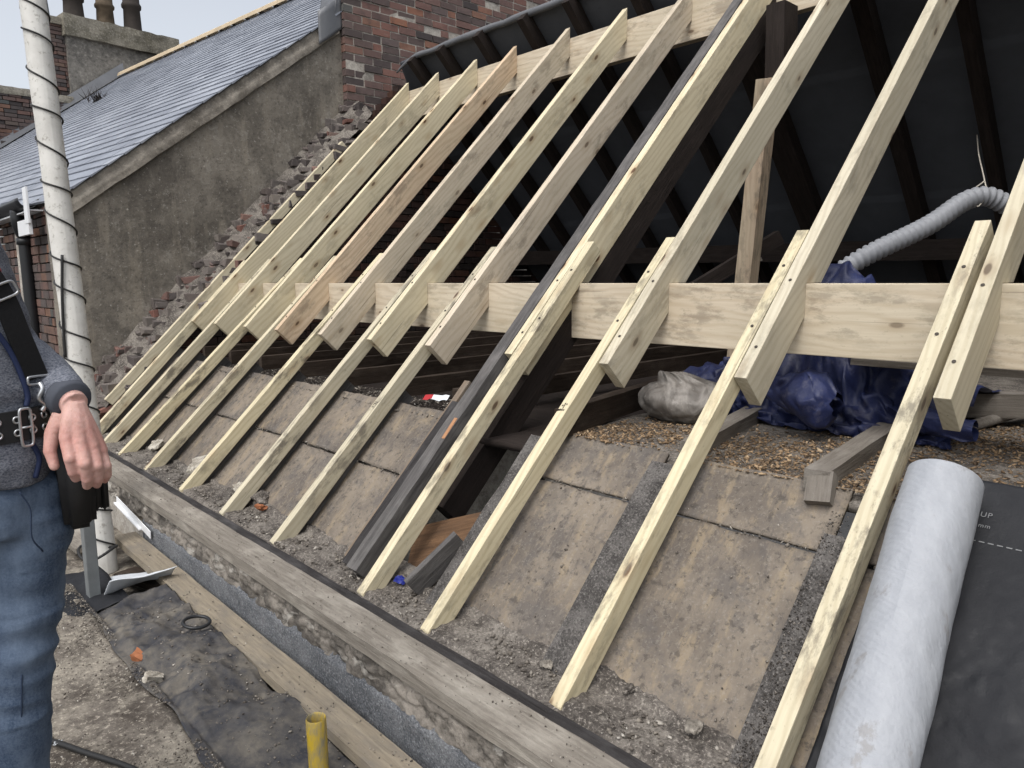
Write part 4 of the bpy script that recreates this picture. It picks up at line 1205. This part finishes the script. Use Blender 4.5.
# brick bits in the gap
for k, (p, s, m, lab) in enumerate([((-2.98,.755,-1.465),(.05,.034,.034),'orange','orange broken brick piece in the gap at the deck edge'),((-2.80,.752,-1.475),(.06,.035,.03),'dust_pale','pale tan stone chip in the gap next to the orange brick piece'),((-2.60,.40,-1.475),(.04,.012,.01),'scrap','small white splinter lying on the dark deck')]):
    bm = bmesh.new(); bmesh.ops.create_cube(bm, size=1); bmesh.ops.subdivide_edges(bm, edges=list(bm.edges), cuts=3, use_grid_fill=True)
    for v in bm.verts: v.co = Vector((v.co.x*s[0], v.co.y*s[1], v.co.z*s[2]))*(1+.35*mn.noise(v.co*3+Vector((k*4,0,0))))
    o = from_bm('rubble_piece', bm, MAT[m]); o.location = p; o.rotation_euler = (.3,.4,.6+k); tag(o, lab, 'rubble')
o = tube('floor_cable', smooth_path([(-3.2,-.1,-1.47),(-2.75,.30,-1.47),(-2.45,.46,-1.47),(-2.2,.56,-1.47),(-1.8,.62,-1.47),(-1.5,.60,-1.47)], 6), .009, MAT['wire_black'], n=8)
tag(o, 'black cable running across the dusty deck at the bottom left', 'cable')
# white curled sheet, with dark underside
def scrapfn(u, v):
    y = .80 + .30*u; x = -4.0 + .42*v
    curl = max(0, v-.55)/.45
    return (x - .10*curl**2, y + .04*v, -1.505 + .03*v + .075*math.sin(curl*1.9) + .02*mn.noise(Vector((x*6, y*6, 0))))
o = grid('sheet_offcut', 20, 24, scrapfn, MAT['scrap'], None, .003); tag(o, 'curled white sheet off-cut lying on the flat roof behind the dusty membrane', 'sheet')
def flapfn(u, v):
    return (-4.15 + .55*u, .60 + .30*v, -1.50 + .04*fbm(u*3, v*3, 2, 3) + .03*v)
o = grid('membrane_flap', 24, 16, flapfn, MAT['membrane_clean'], None, .003); tag(o, 'loose dark membrane flap by the foot of the grey steel post', 'membrane')
# yellow pipe
yp = thing('yellow_pipe', (-1.90, .95, -1.55), 'open ended yellow plastic pipe stub standing up at the bottom of the photo', 'pipe')
def yfn(u, v):
    a = 2*PI*u; prof = [(.030,-.13),(.030,.235),(.0285,.240),(.0262,.236),(.0262,.05)]
    k = min(3, int(v*4)); f = v*4-k; r = prof[k][0]*(1-f)+prof[k+1][0]*f; z = prof[k][1]*(1-f)+prof[k+1][1]*f
    return Vector((r*math.cos(a)-.03*z, r*math.sin(a), z)) + yp.location
grid('pipe_wall', 32, 32, yfn, MAT['yellow'], yp)
# white pole wrapped with black cable, steel post
pa = Vector((-4.40, .985, -1.60)); pb = Vector((-4.80, .985, 1.52)); pd = (pb-pa).normalized()
pb = pa + pd*4.4
def polefn(u, v):
    a = 2*PI*u; p = pa + (pb-pa)*v; r = .063 + .003*mn.noise(Vector((math.cos(a), math.sin(a), v*14)))
    return p + Vector((math.cos(a)*r, math.sin(a)*r, 0))
o = grid('white_pole', 32, 60, polefn, MAT['pole']); tag(o, 'leaning white painted pole with flaking paint, wrapped in black cable', 'pole')
hp = []
nt = 21.5
for i in range(700):
    f = i/699; a = -2*PI*nt*f + 1.2; p = pa + (pb-pa)*(.03+.95*f)
    r = .0685
    hp.append(p + Vector((math.cos(a)*r, math.sin(a)*r, .12*math.sin(a*1.0)*0 + .02*math.sin(f*60))))
w = thing('wrapped_cable', pa, 'black cable wound in a spiral round the white pole', 'cable')
tube('spiral', hp, .0048, MAT['wire_black'], w, 7)
tube('hanging_length', smooth_path([pa+pd*1.75+Vector((.072,-.03,0)), pa+pd*1.55+Vector((.06,-.05,0)), pa+pd*1.35+Vector((.04,-.062,0)), pa+pd*1.2+Vector((.025,-.067,0))], 8), .0075, MAT['wire_black'], w, 7)
for k in range(7):
    p = pa + pd*(2.35+.36*k) + Vector((-.06,-.05,0)); tube('tie_end', [p, p+Vector((-.10,.02,.05+.02*R.random()))], .005, MAT['wire_black'], w, 6)
lp = [pa + Vector((.10*math.cos(t)+.10, .09*math.sin(t)-.05, .16+.02*math.sin(2*t))) for t in np.linspace(0, 9, 40)]
tube('loose_loop', lp, .0075, MAT['wire_black'], w, 7)
o = beam('steel_post', (-3.80, .765, -1.55), (-3.78, .765, -.92), .065, .05, MAT['galv'], up=(0,-1,0), bevel=.004); tag(o, 'short grey steel post standing on the flat roof in front of the white pole', 'post')
for (a, b, w_, m, lab, nm) in [((-5.6,.95,-1.52),(-4.6,1.0,-1.50),.22,'plank','grey plank lying on the flat roof beyond the white pole','plank'),
                               ((-4.15,1.02,-1.53),(-3.75,1.10,-1.50),.12,'old_brown_dark','dark timber scrap beside the end of the scaffold board','timber')]:
    o = beam('loose_'+nm, a, b, w_, .03, MAT[m], rough=.005); tag(o, lab, nm)
# street far below
def gf(u, v): return (-300+600*u, -300+600*v, -7.2)
o = grid('ground', 4, 4, gf, MAT['ground']); struct(o)

# ================================================================== the person at the left edge
PC = Vector((-1.851, .1725, -1.32)); PR = math.atan2(.99568, .09282)
per = bpy.data.objects.new('person', None); col.objects.link(per)
per.location = PC; per.rotation_euler = (0, 0, PR)
tag(per, 'person in grey knit jacket, jeans and black tool belt at the left edge', 'person')

def sup(a, e=.72):
    c, s_ = math.cos(a), math.sin(a)
    return math.copysign(abs(c)**e, c), math.copysign(abs(s_)**e, s_)
def loft_bm(bm, rings, n=28, e=1.):
    """rings: (center, rx, ry[, tilt matrix]) horizontal ellipses"""
    rs = []
    for r in rings:
        c = Vector(r[0]); rs.append([bm.verts.new(c + Vector((sup(2*PI*k/n, e)[0]*r[1], sup(2*PI*k/n, e)[1]*r[2], 0))) for k in range(n)])
    for a, b in zip(rs, rs[1:]):
        for k in range(n): bm.faces.new((a[k], a[(k+1) % n], b[(k+1) % n], b[k]))
    bm.faces.new(rs[0][::-1]); bm.faces.new(rs[-1])
def limb_bm(bm, pts, rad, n=18, flat=None):
    P = [Vector(p) for p in pts]; rs = []
    t0 = (P[1]-P[0]).normalized(); ref = Vector((0,1,0)) if abs(t0.y) < .8 else Vector((1,0,0))
    nr = t0.cross(ref).normalized()
    for i, p in enumerate(P):
        t = (P[min(i+1, len(P)-1)]-P[max(i-1, 0)]).normalized(); nr = (nr-t*nr.dot(t)).normalized(); bn = t.cross(nr)
        fx, fy = (flat or (1, 1))
        rs.append([bm.verts.new(p + nr*math.cos(2*PI*k/n)*rad[i]*fx + bn*math.sin(2*PI*k/n)*rad[i]*fy) for k in range(n)])
    for a, b in zip(rs, rs[1:]):
        for k in range(n): bm.faces.new((a[k], a[(k+1) % n], b[(k+1) % n], b[k]))
    bm.faces.new(rs[0][::-1]); bm.faces.new(rs[-1])
def ball_bm(bm, c, r, sc=(1,1,1)):
    M = Matrix.Translation(Vector(c)) @ Matrix.Diagonal((sc[0],sc[1],sc[2],1))
    bmesh.ops.create_icosphere(bm, subdivisions=3, radius=r, matrix=M)
def vox(bm, size, it=4):
    bmesh.ops.recalc_face_normals(bm, faces=bm.faces)
    me = bpy.data.meshes.new('t'); bm.to_mesh(me); bm.free()
    o = bpy.data.objects.new('t', me); col.objects.link(o)
    md = o.modifiers.new('r', 'REMESH'); md.mode = 'VOXEL'; md.voxel_size = size
    sm = o.modifiers.new('s', 'SMOOTH'); sm.iterations = it; sm.factor = .5
    dg = bpy.context.evaluated_depsgraph_get()
    out = bpy.data.meshes.new_from_object(o.evaluated_get(dg)); bpy.data.objects.remove(o)
    return out
def merge(name, meshes, mat, parent):
    bm = bmesh.new()
    for m in meshes: bm.from_mesh(m)
    o = from_bm(name, bm, mat, parent, True); return o

SH = Vector((.048, .03, 1.375)); EL = Vector((.108, .12, 1.165)); WR = Vector((.193, -.13, 1.073))
SHr = Vector((-.235, .0, 1.395)); ELr = Vector((-.36, .07, 1.13)); WRr = Vector((-.34, -.10, .90))
# body (skin): torso, neck, head, legs, arms in one surface
bm = bmesh.new()
loft_bm(bm, [((-.01,0,.80),.15,.10),((0,0,.95),.15,.10),((0,0,1.05),.13,.085),((-.05,0,1.2),.14,.09),((-.08,0,1.34),.15,.085),((-.095,0,1.43),.09,.06),((-.10,-.01,1.50),.052,.055),((-.105,-.02,1.56),.055,.06)])
ball_bm(bm, (-.11,-.03,1.66), .1, (.76,.95,1.18)); ball_bm(bm, (-.11,-.065,1.60), .06, (.85,.85,.9))
limb_bm(bm, [(-.11,-.115,1.675),(-.11,-.135,1.655),(-.11,-.142,1.638)], [.008,.013,.015], 10)
for sx in (-1, 1): ball_bm(bm, (-.11+sx*.078,-.02,1.65), .03, (.3,.6,1)); ball_bm(bm, (-.11+sx*.034,-.112,1.676), .016, (1.2,.5,.8))
limb_bm(bm, [(-.138,-.118,1.600),(-.11,-.128,1.598),(-.082,-.118,1.600)], [.006,.010,.006], 10)
for s_, e_, w_ in ((SH, EL, WR), (SHr, ELr, WRr)):
    limb_bm(bm, [s_, s_.lerp(e_,.5), e_, e_.lerp(w_,.4), w_], [.05,.043,.037,.034,.026])
limb_bm(bm, [(.085,0,.88),(.068,-.005,.62),(.045,-.02,.44),(.032,.01,.28),(.022,.02,.08),(.022,.0,.05)], [.085,.07,.052,.052,.038,.04])
limb_bm(bm, [(-.095,0,.88),(-.12,-.005,.62),(-.15,-.02,.44),(-.165,.01,.28),(-.18,.02,.08),(-.18,.0,.05)], [.085,.07,.052,.052,.038,.04])
for x in (.022, -.18): limb_bm(bm, [(x,.04,.04),(x,-.06,.04),(x,-.15,.025)], [.036,.04,.026])
body = vox(bm, .007, 3)
def hand(W, K, tips, thumb, size, fa):
    b = bmesh.new()
    fw = (Vector(K[1])-Vector(W)).normalized()
    limb_bm(b, [W-fa*.09, W-fa*.03, W+fa*.004+fw*.004], [.030,.0275,.0265], 18)
    # palm: a fan of tapering rods from the wrist to each knuckle
    for i, k in enumerate(K):
        k = Vector(k); a = Vector(W) + (k-Vector(W))*.06
        limb_bm(b, [a, a.lerp(k,.5)+Vector((0,-.004,0)), k, k+(k-a).normalized()*.006], [.0195,.0175,.0145,.0125], 14)
        ball_bm(b, k + Vector((0,-.002,.0)), .0135)
    for i, (k, t) in enumerate(zip(K, tips)):
        k = Vector(k); p = [k] + [Vector(q) for q in t]
        r0 = (.0112,.0116,.0110,.0096)[i]
        limb_bm(b, p, [r0*1.22, r0*1.1, r0*.98, r0*.82], 12)
        for q, rr in zip(p[1:3], (1.12, 1.0)): ball_bm(b, q, r0*rr)
        ball_bm(b, p[3], r0*.82)
    T = [Vector(q) for q in thumb]
    limb_bm(b, T, [.019,.0155,.0125,.0098], 14)
    ball_bm(b, T[2], .0128); ball_bm(b, T[3], .0098)
    return vox(b, size, 6)
K = [(.171,-.156,1.004),(.193,-.163,.995),(.214,-.158,.982),(.231,-.145,.968)]
tips = [[(.172,-.174,.966),(.176,-.166,.936),(.181,-.150,.918)],[(.196,-.182,.953),(.199,-.170,.918),(.200,-.150,.899)],
        [(.218,-.175,.943),(.220,-.160,.912),(.219,-.142,.896)],[(.237,-.158,.936),(.239,-.145,.914),(.236,-.130,.900)]]
lh = hand(WR, K, tips, [(.172,-.119,1.048),(.151,-.120,1.010),(.143,-.129,.977),(.147,-.138,.947)], .0026, (WR-EL).normalized())
Kr = [(-.315,-.13,.83),(-.335,-.14,.822),(-.355,-.135,.82),(-.372,-.12,.824)]
tr = [[(k[0],k[1]-.01,k[2]-.042),(k[0]+.004,k[1]+.004,k[2]-.066),(k[0]+.006,k[1]+.018,k[2]-.08)] for k in Kr]
rh = hand(WRr, Kr, tr, [(-.32,-.09,.875),(-.295,-.10,.845),(-.288,-.115,.815),(-.292,-.12,.79)], .004, (WRr-ELr).normalized())
body_o = merge('body', [body, lh, rh], MAT['skin'], per)
# nails
for k, t in enumerate(tips):
    bm = bmesh.new(); ball_bm(bm, Vector(t[2]) + Vector((.0,-.0075,.006)), .0062, (1,.35,1.3))
    from_bm('nail', bm, plain('nail', (.55,.33,.29), .35, .4) if k == 0 else bpy.data.materials['nail'], body_o, True)
# hair
bm = bmesh.new(); ball_bm(bm, (-.11,-.015,1.685), .108, (.78,.95,1.08))
for v in list(bm.verts):
    if v.co.y < -.07 and v.co.z < 1.73 or v.co.z < 1.62: bm.verts.remove(v)
from_bm('hair', bm, MAT['hair'], per, True)
for sx in (-1, 1):
    bm = bmesh.new(); ball_bm(bm, (-.11+sx*.034,-.1135,1.675), .0105, (1.15,.8,.62)); ey = from_bm('eye', bm, MAT['eye'], per, True)
    bm = bmesh.new(); ball_bm(bm, (-.11+sx*.034,-.1202,1.675), .0052, (1,.45,1)); from_bm('iris', bm, MAT['hair'], ey, True)
    bm = bmesh.new(); ball_bm(bm, (-.11+sx*.035,-.1165,1.696), .015, (1.2,.35,.25)); from_bm('eyebrow', bm, MAT['hair'], per, True)
# jacket
bm = bmesh.new()
loft_bm(bm, [((.0,0,.905),.148,.122),((.0,0,.925),.156,.128),((.0,0,.985),.166,.130),((.0,0,1.03),.160,.120),((-.002,0,1.085),.164,.128),((-.018,0,1.17),.160,.134),((-.034,0,1.27),.158,.136),((-.05,0,1.36),.150,.122),((-.065,0,1.42),.11,.09),((-.075,-.005,1.47),.07,.07)], 48, .78)
cf = WR + (EL-WR)*.06
limb_bm(bm, [SH+Vector((-.03,0,.01)), SH, SH.lerp(EL,.35), SH.lerp(EL,.75), EL, EL.lerp(cf,.3), EL.lerp(cf,.6), EL.lerp(cf,.86), cf], [.06,.067,.064,.061,.061,.059,.054,.046,.040], 22)
cfr = WRr + (ELr-WRr)*.1
limb_bm(bm, [SHr+Vector((.03,0,.01)), SHr, SHr.lerp(ELr,.4), ELr, ELr.lerp(cfr,.5), cfr], [.06,.066,.06,.053,.048,.041], 22)
jk = vox(bm, .006, 4)
ruffle(jk, lambda c: .0055*mn.noise(Vector((c.x*9, c.y*9, c.z*22))) + .004*mn.noise(Vector((c.x*24, c.y*24, c.z*34))))
jo = merge('jacket', [jk], MAT['knit'], per)
# cuff
limbs = bmesh.new(); d_ = (WR-EL).normalized(); limb_bm(limbs, [cf-d_*.016, cf-d_*.006, cf+d_*.006, cf+d_*.012], [.0415,.042,.041,.038], 26)
from_bm('cuff', limbs, plain('cuff_knit', (.08,.087,.105), .9, .1, nscale=90), jo, True)
def tors(z):
    ks = [(.905,.0,.150,.122),(.985,0,.166,.130),(1.03,0,.160,.120),(1.085,-.002,.164,.128),(1.17,-.018,.160,.134),(1.27,-.034,.158,.136),(1.36,-.05,.150,.122),(1.42,-.065,.11,.09)]
    for a, b in zip(ks, ks[1:]):
        if z <= b[0] or b is ks[-1]:
            f = min(1, max(0, (z-a[0])/(b[0]-a[0]))); return [a[i]*(1-f)+b[i]*f for i in (1,2,3)]
def onbody(th, z, off=.004):
    cxx, rx_, ry_ = tors(z); sx_, sy_ = sup(th, .78)[::-1]
    return Vector((cxx + (rx_+off)*sx_, -(ry_+off)*sy_, z))
tube('zip', smooth_path([onbody(.30,1.36),onbody(.46,1.27),onbody(.70,1.18),onbody(.72,1.10),onbody(.66,1.07)], 8), .0055, MAT['navy'], jo, 8)
tube('zip', smooth_path([onbody(.66,.995),onbody(.78,.96),onbody(.74,.92)], 8), .0055, MAT['navy'], jo, 8)
bm = bmesh.new(); ball_bm(bm, (.080,-.085,1.335), .022, (.8,.5,1.1)); from_bm('red_patch', bm, MAT['red'], per, True)
# jeans
bm = bmesh.new()
loft_bm(bm, [((-.0,0,.80),.165,.115),((0,0,.88),.168,.118),((0,0,.96),.152,.11)], 36)
limb_bm(bm, [(.088,0,.90),(.085,0,.80),(.070,-.005,.62),(.048,-.018,.46),(.036,.0,.30),(.026,.01,.10),(.026,.005,.055)], [.088,.097,.078,.064,.062,.055,.058], 30)
limb_bm(bm, [(-.09,0,.90),(-.095,0,.80),(-.12,-.005,.62),(-.15,-.018,.46),(-.165,.0,.30),(-.178,.01,.10),(-.178,.005,.055)], [.085,.095,.082,.066,.063,.055,.058], 30)
jm = vox(bm, .006, 5)
ruffle(jm, lambda c: .008*mn.noise(Vector((c.x*6, c.y*6, c.z*16+.6*mn.noise(c*7)))) + .0045*(1-2*abs(mn.noise(Vector((c.x*7+c.z*6, c.y*7, c.z*17)))))*(1.4 if .38 < c.z < .62 or c.z > .72 else .6))
je = merge('jeans', [jm], MAT['denim'], per)
tube('seam', smooth_path([(.085,-.122,.90),(.10,-.118,.86),(.098,-.112,.80),(.115,-.092,.76)], 8), .0016, MAT['denim_seam'], je, 6)
tube('seam', smooth_path([(.055,-.085,.50),(.050,-.082,.44),(.046,-.070,.38),(.048,-.062,.30)], 8), .0016, MAT['denim_seam'], je, 6)
for x in (.026, -.178):
    bm = bmesh.new(); limb_bm(bm, [(x,.075,.05),(x,.02,.05),(x,-.07,.05),(x,-.16,.035),(x,-.19,.03)], [.03,.048,.05,.042,.02], 18)
    m = vox(bm, .006, 3)
    for v in m.vertices: v.co.z = max(v.co.z, 0.0)
    merge('boot', [m], MAT['sole'], per)
# tool belt with eyelets and buckle
V=[];F=[]
nb_ = 72
for k in range(nb_):
    th = 2*PI*k/nb_
    for (off, z) in ((.004,1.000),(.013,1.000),(.013,1.062),(.004,1.062)):
        p = onbody(th, 1.03, off); V.append((p.x, p.y, z + .006*math.sin(th)))
for k in range(nb_):
    for j in range(4): F.append((k*4+j, ((k+1) % nb_)*4+j, ((k+1) % nb_)*4+(j+1) % 4, k*4+(j+1) % 4))
blt = pydata('tool_belt', V, F, MAT['leather'], per)
def ring_at(th, z, r, rr, name, par, mat):
    p = onbody(th, 1.03, .0145); t_ = onbody(th+.02, 1.03, .0145)-onbody(th-.02, 1.03, .0145); t_.normalize()
    z += .006*math.sin(th)
    pts = [Vector((p.x, p.y, z)) + t_*math.cos(a)*r + Vector((0,0,math.sin(a)*r)) for a in np.linspace(0, 2*PI, 17)]
    return tube(name, pts, rr, mat, par, 6, caps=False)
for k in range(9):
    th = -.15 + .205*k
    for z in (1.018, 1.044): ring_at(th, z, .0062, .0020, 'eyelet', blt, MAT['metal'])
def frame_loop(name, c, u, v, hu, hv, r, par, mat):
    c, u, v = Vector(c), Vector(u).normalized(), Vector(v).normalized(); pts = []
    for a in np.linspace(0, 2*PI, 41):
        x = abs(math.cos(a))**.35*(1 if math.cos(a) >= 0 else -1); y = abs(math.sin(a))**.35*(1 if math.sin(a) >= 0 else -1)
        pts.append(c + u*x*hu + v*y*hv)
    return tube(name, pts, r, mat, par, 8, caps=False)
bc = onbody(.56, 1.03, .017); tt = onbody(.6,1.03)-onbody(.5,1.03)
frame_loop('buckle', bc, tt, (0,0,1), .011, .038, .003, blt, MAT['metal'])
tube('prong', [bc-tt.normalized()*.011, bc+tt.normalized()*.016], .0024, MAT['metal'], blt, 6)
# brace strap over the shoulder down to the belt
sp0 = smooth_path([onbody(.35,1.415,.014), onbody(.62,1.36,.012), onbody(.80,1.29,.012), onbody(.86,1.21,.012), onbody(.92,1.125,.012)], 8)
V=[];F=[]
for i, p in enumerate(sp0):
    t_ = (sp0[min(i+1,len(sp0)-1)]-sp0[max(i-1,0)]).normalized(); out = Vector((.45, -1, 0)).normalized(); sd = t_.cross(out).normalized()
    for s_, o_ in ((-.022,0),(.022,0),(.022,.004),(-.022,.004)): V.append(p + sd*s_ + out*o_)
for i in range(len(sp0)-1):
    for j in range(4): F.append((i*4+j, i*4+(j+1)%4, (i+1)*4+(j+1)%4, (i+1)*4+j))
F += [(0,1,2,3), tuple(range(len(V)-4, len(V)))]
stp = pydata('brace_strap', V, F, MAT['webbing'], per)
q = sp0[15]; out = Vector((.45, -1, 0)).normalized(); t_ = (sp0[16]-sp0[14]).normalized(); sd = t_.cross(out).normalized()
frame_loop('strap_buckle', q+out*.007, sd, t_, .029, .014, .0026, stp, MAT['metal'])
q = sp0[-1]; out = Vector((.45, -1, 0)).normalized(); sd = Vector((0,0,-1)).cross(out).normalized()
frame_loop('strap_ring', q+out*.006+Vector((0,0,-.004)), sd, (0,0,1), .021, .008, .0026, stp, MAT['metal'])
tube('snap_hook', smooth_path([q+out*.008+Vector((0,0,-.01)), q+out*.016+Vector((0,0,-.022)), q+out*.012+sd*.006+Vector((0,0,-.04)), q+out*.010+sd*-.006+Vector((0,0,-.055)), q+out*.006+Vector((0,0,-.068))], 6), [.006,.0065]+[.005]*50 if False else .0052, MAT['metal'], stp, 8)
# tool pouch
bm = bmesh.new()
def slab(bm, c, sx, sy, sz, tw=0., taper=.85):
    vs_ = [bm.verts.new(Vector((x*sx*(taper if z < 0 else 1), y*sy*(taper if z < 0 else 1), z*sz))) for z in (-.5,.5) for x, y in ((-.5,-.5),(.5,-.5),(.5,.5),(-.5,.5))]
    fs = [bm.faces.new(f) for f in ([vs_[i] for i in ff] for ff in BOXF)]
    Mx = Matrix.Translation(Vector(c)) @ Matrix.Rotation(tw, 4, 'Z')
    bmesh.ops.transform(bm, matrix=Mx, verts=vs_)
slab(bm, (.190,-.03,.890), .075, .16, .20, .0, .80)
bmesh.ops.recalc_face_normals(bm, faces=bm.faces); bmesh.ops.bevel(bm, geom=list(bm.edges), offset=.014, segments=3, affect='EDGES')
po = from_bm('tool_pouch', bm, MAT['leather'], per, True)
for k, (cx_, sy_, zz, sz_) in enumerate([(.224,.13,.890,.14),(.240,.11,.876,.12)]):
    bm = bmesh.new(); slab(bm, (cx_,-.03,zz), .02, sy_, sz_, 0, .8)
    bmesh.ops.recalc_face_normals(bm, faces=bm.faces); bmesh.ops.bevel(bm, geom=list(bm.edges), offset=.007, segments=3, affect='EDGES'); from_bm('pocket', bm, MAT['leather'], po, True)
# what the person stands on (below the frame)
for k, (dy, lab) in enumerate(((-.13,'plank stack nearer the camera under the person'),(.13,'plank stack farther from the camera under the person'))):
    pass
o = beam('standing_plank', PC + Vector((.0,-.36,.0)), PC + Vector((.0,.30,.0)), .42, .17, MAT['plank'], rough=.002)
tag(o, 'thick plank block under the boots of the person', 'plank')

# ================================================================== camera, light, sky
cam = bpy.data.cameras.new('camera'); co = bpy.data.objects.new('camera', cam); col.objects.link(co)
cam.sensor_width = 36; cam.lens = 734/1024*36; cam.clip_start = .02; cam.clip_end = 2000
MC = Matrix(((0.68151447,0.09975792,-0.72497337),(0.73173756,-0.10630639,0.67324519),(-0.00990776,-0.98931659,-0.14544596)))
Rm = Matrix((MC.col[0], -MC.col[1], -MC.col[2])).transposed()
co.matrix_world = Rm.to_4x4()
scene.camera = co

SUN_EL, SUN_AZ = math.radians(58), math.radians(292)      # azimuth counted from +X, counter-clockwise
sd_ = Vector((math.cos(SUN_EL)*math.cos(SUN_AZ), math.cos(SUN_EL)*math.sin(SUN_AZ), math.sin(SUN_EL)))
sl = bpy.data.lights.new('sun', 'SUN'); sl.energy = .95; sl.angle = math.radians(45); sl.color = (1, .985, .96)
so = bpy.data.objects.new('sun', sl); col.objects.link(so); so.rotation_euler = sd_.to_track_quat('Z', 'Y').to_euler()
w = bpy.data.worlds.new('World'); scene.world = w; w.use_nodes = True
nt_ = w.node_tree; bg = nt_.nodes['Background']
sky = nt_.nodes.new('ShaderNodeTexSky'); sky.sky_type = 'NISHITA'; sky.sun_disc = False
sky.sun_elevation = SUN_EL; sky.sun_rotation = PI/2 - SUN_AZ
sky.air_density = 1.0; sky.dust_density = 4.0; sky.ozone_density = 1.
hs_ = nt_.nodes.new('ShaderNodeHueSaturation'); hs_.inputs['Saturation'].default_value = .32
nt_.links.new(sky.outputs[0], hs_.inputs['Color']); nt_.links.new(hs_.outputs[0], bg.inputs['Color'])
bg.inputs['Strength'].default_value = .145
scene.view_settings.view_transform = 'Standard'; scene.view_settings.look = 'None'
scene.view_settings.exposure = .66; scene.view_settings.gamma = 1; scene.view_settings.use_curve_mapping = False
scene.cycles.max_bounces = 6
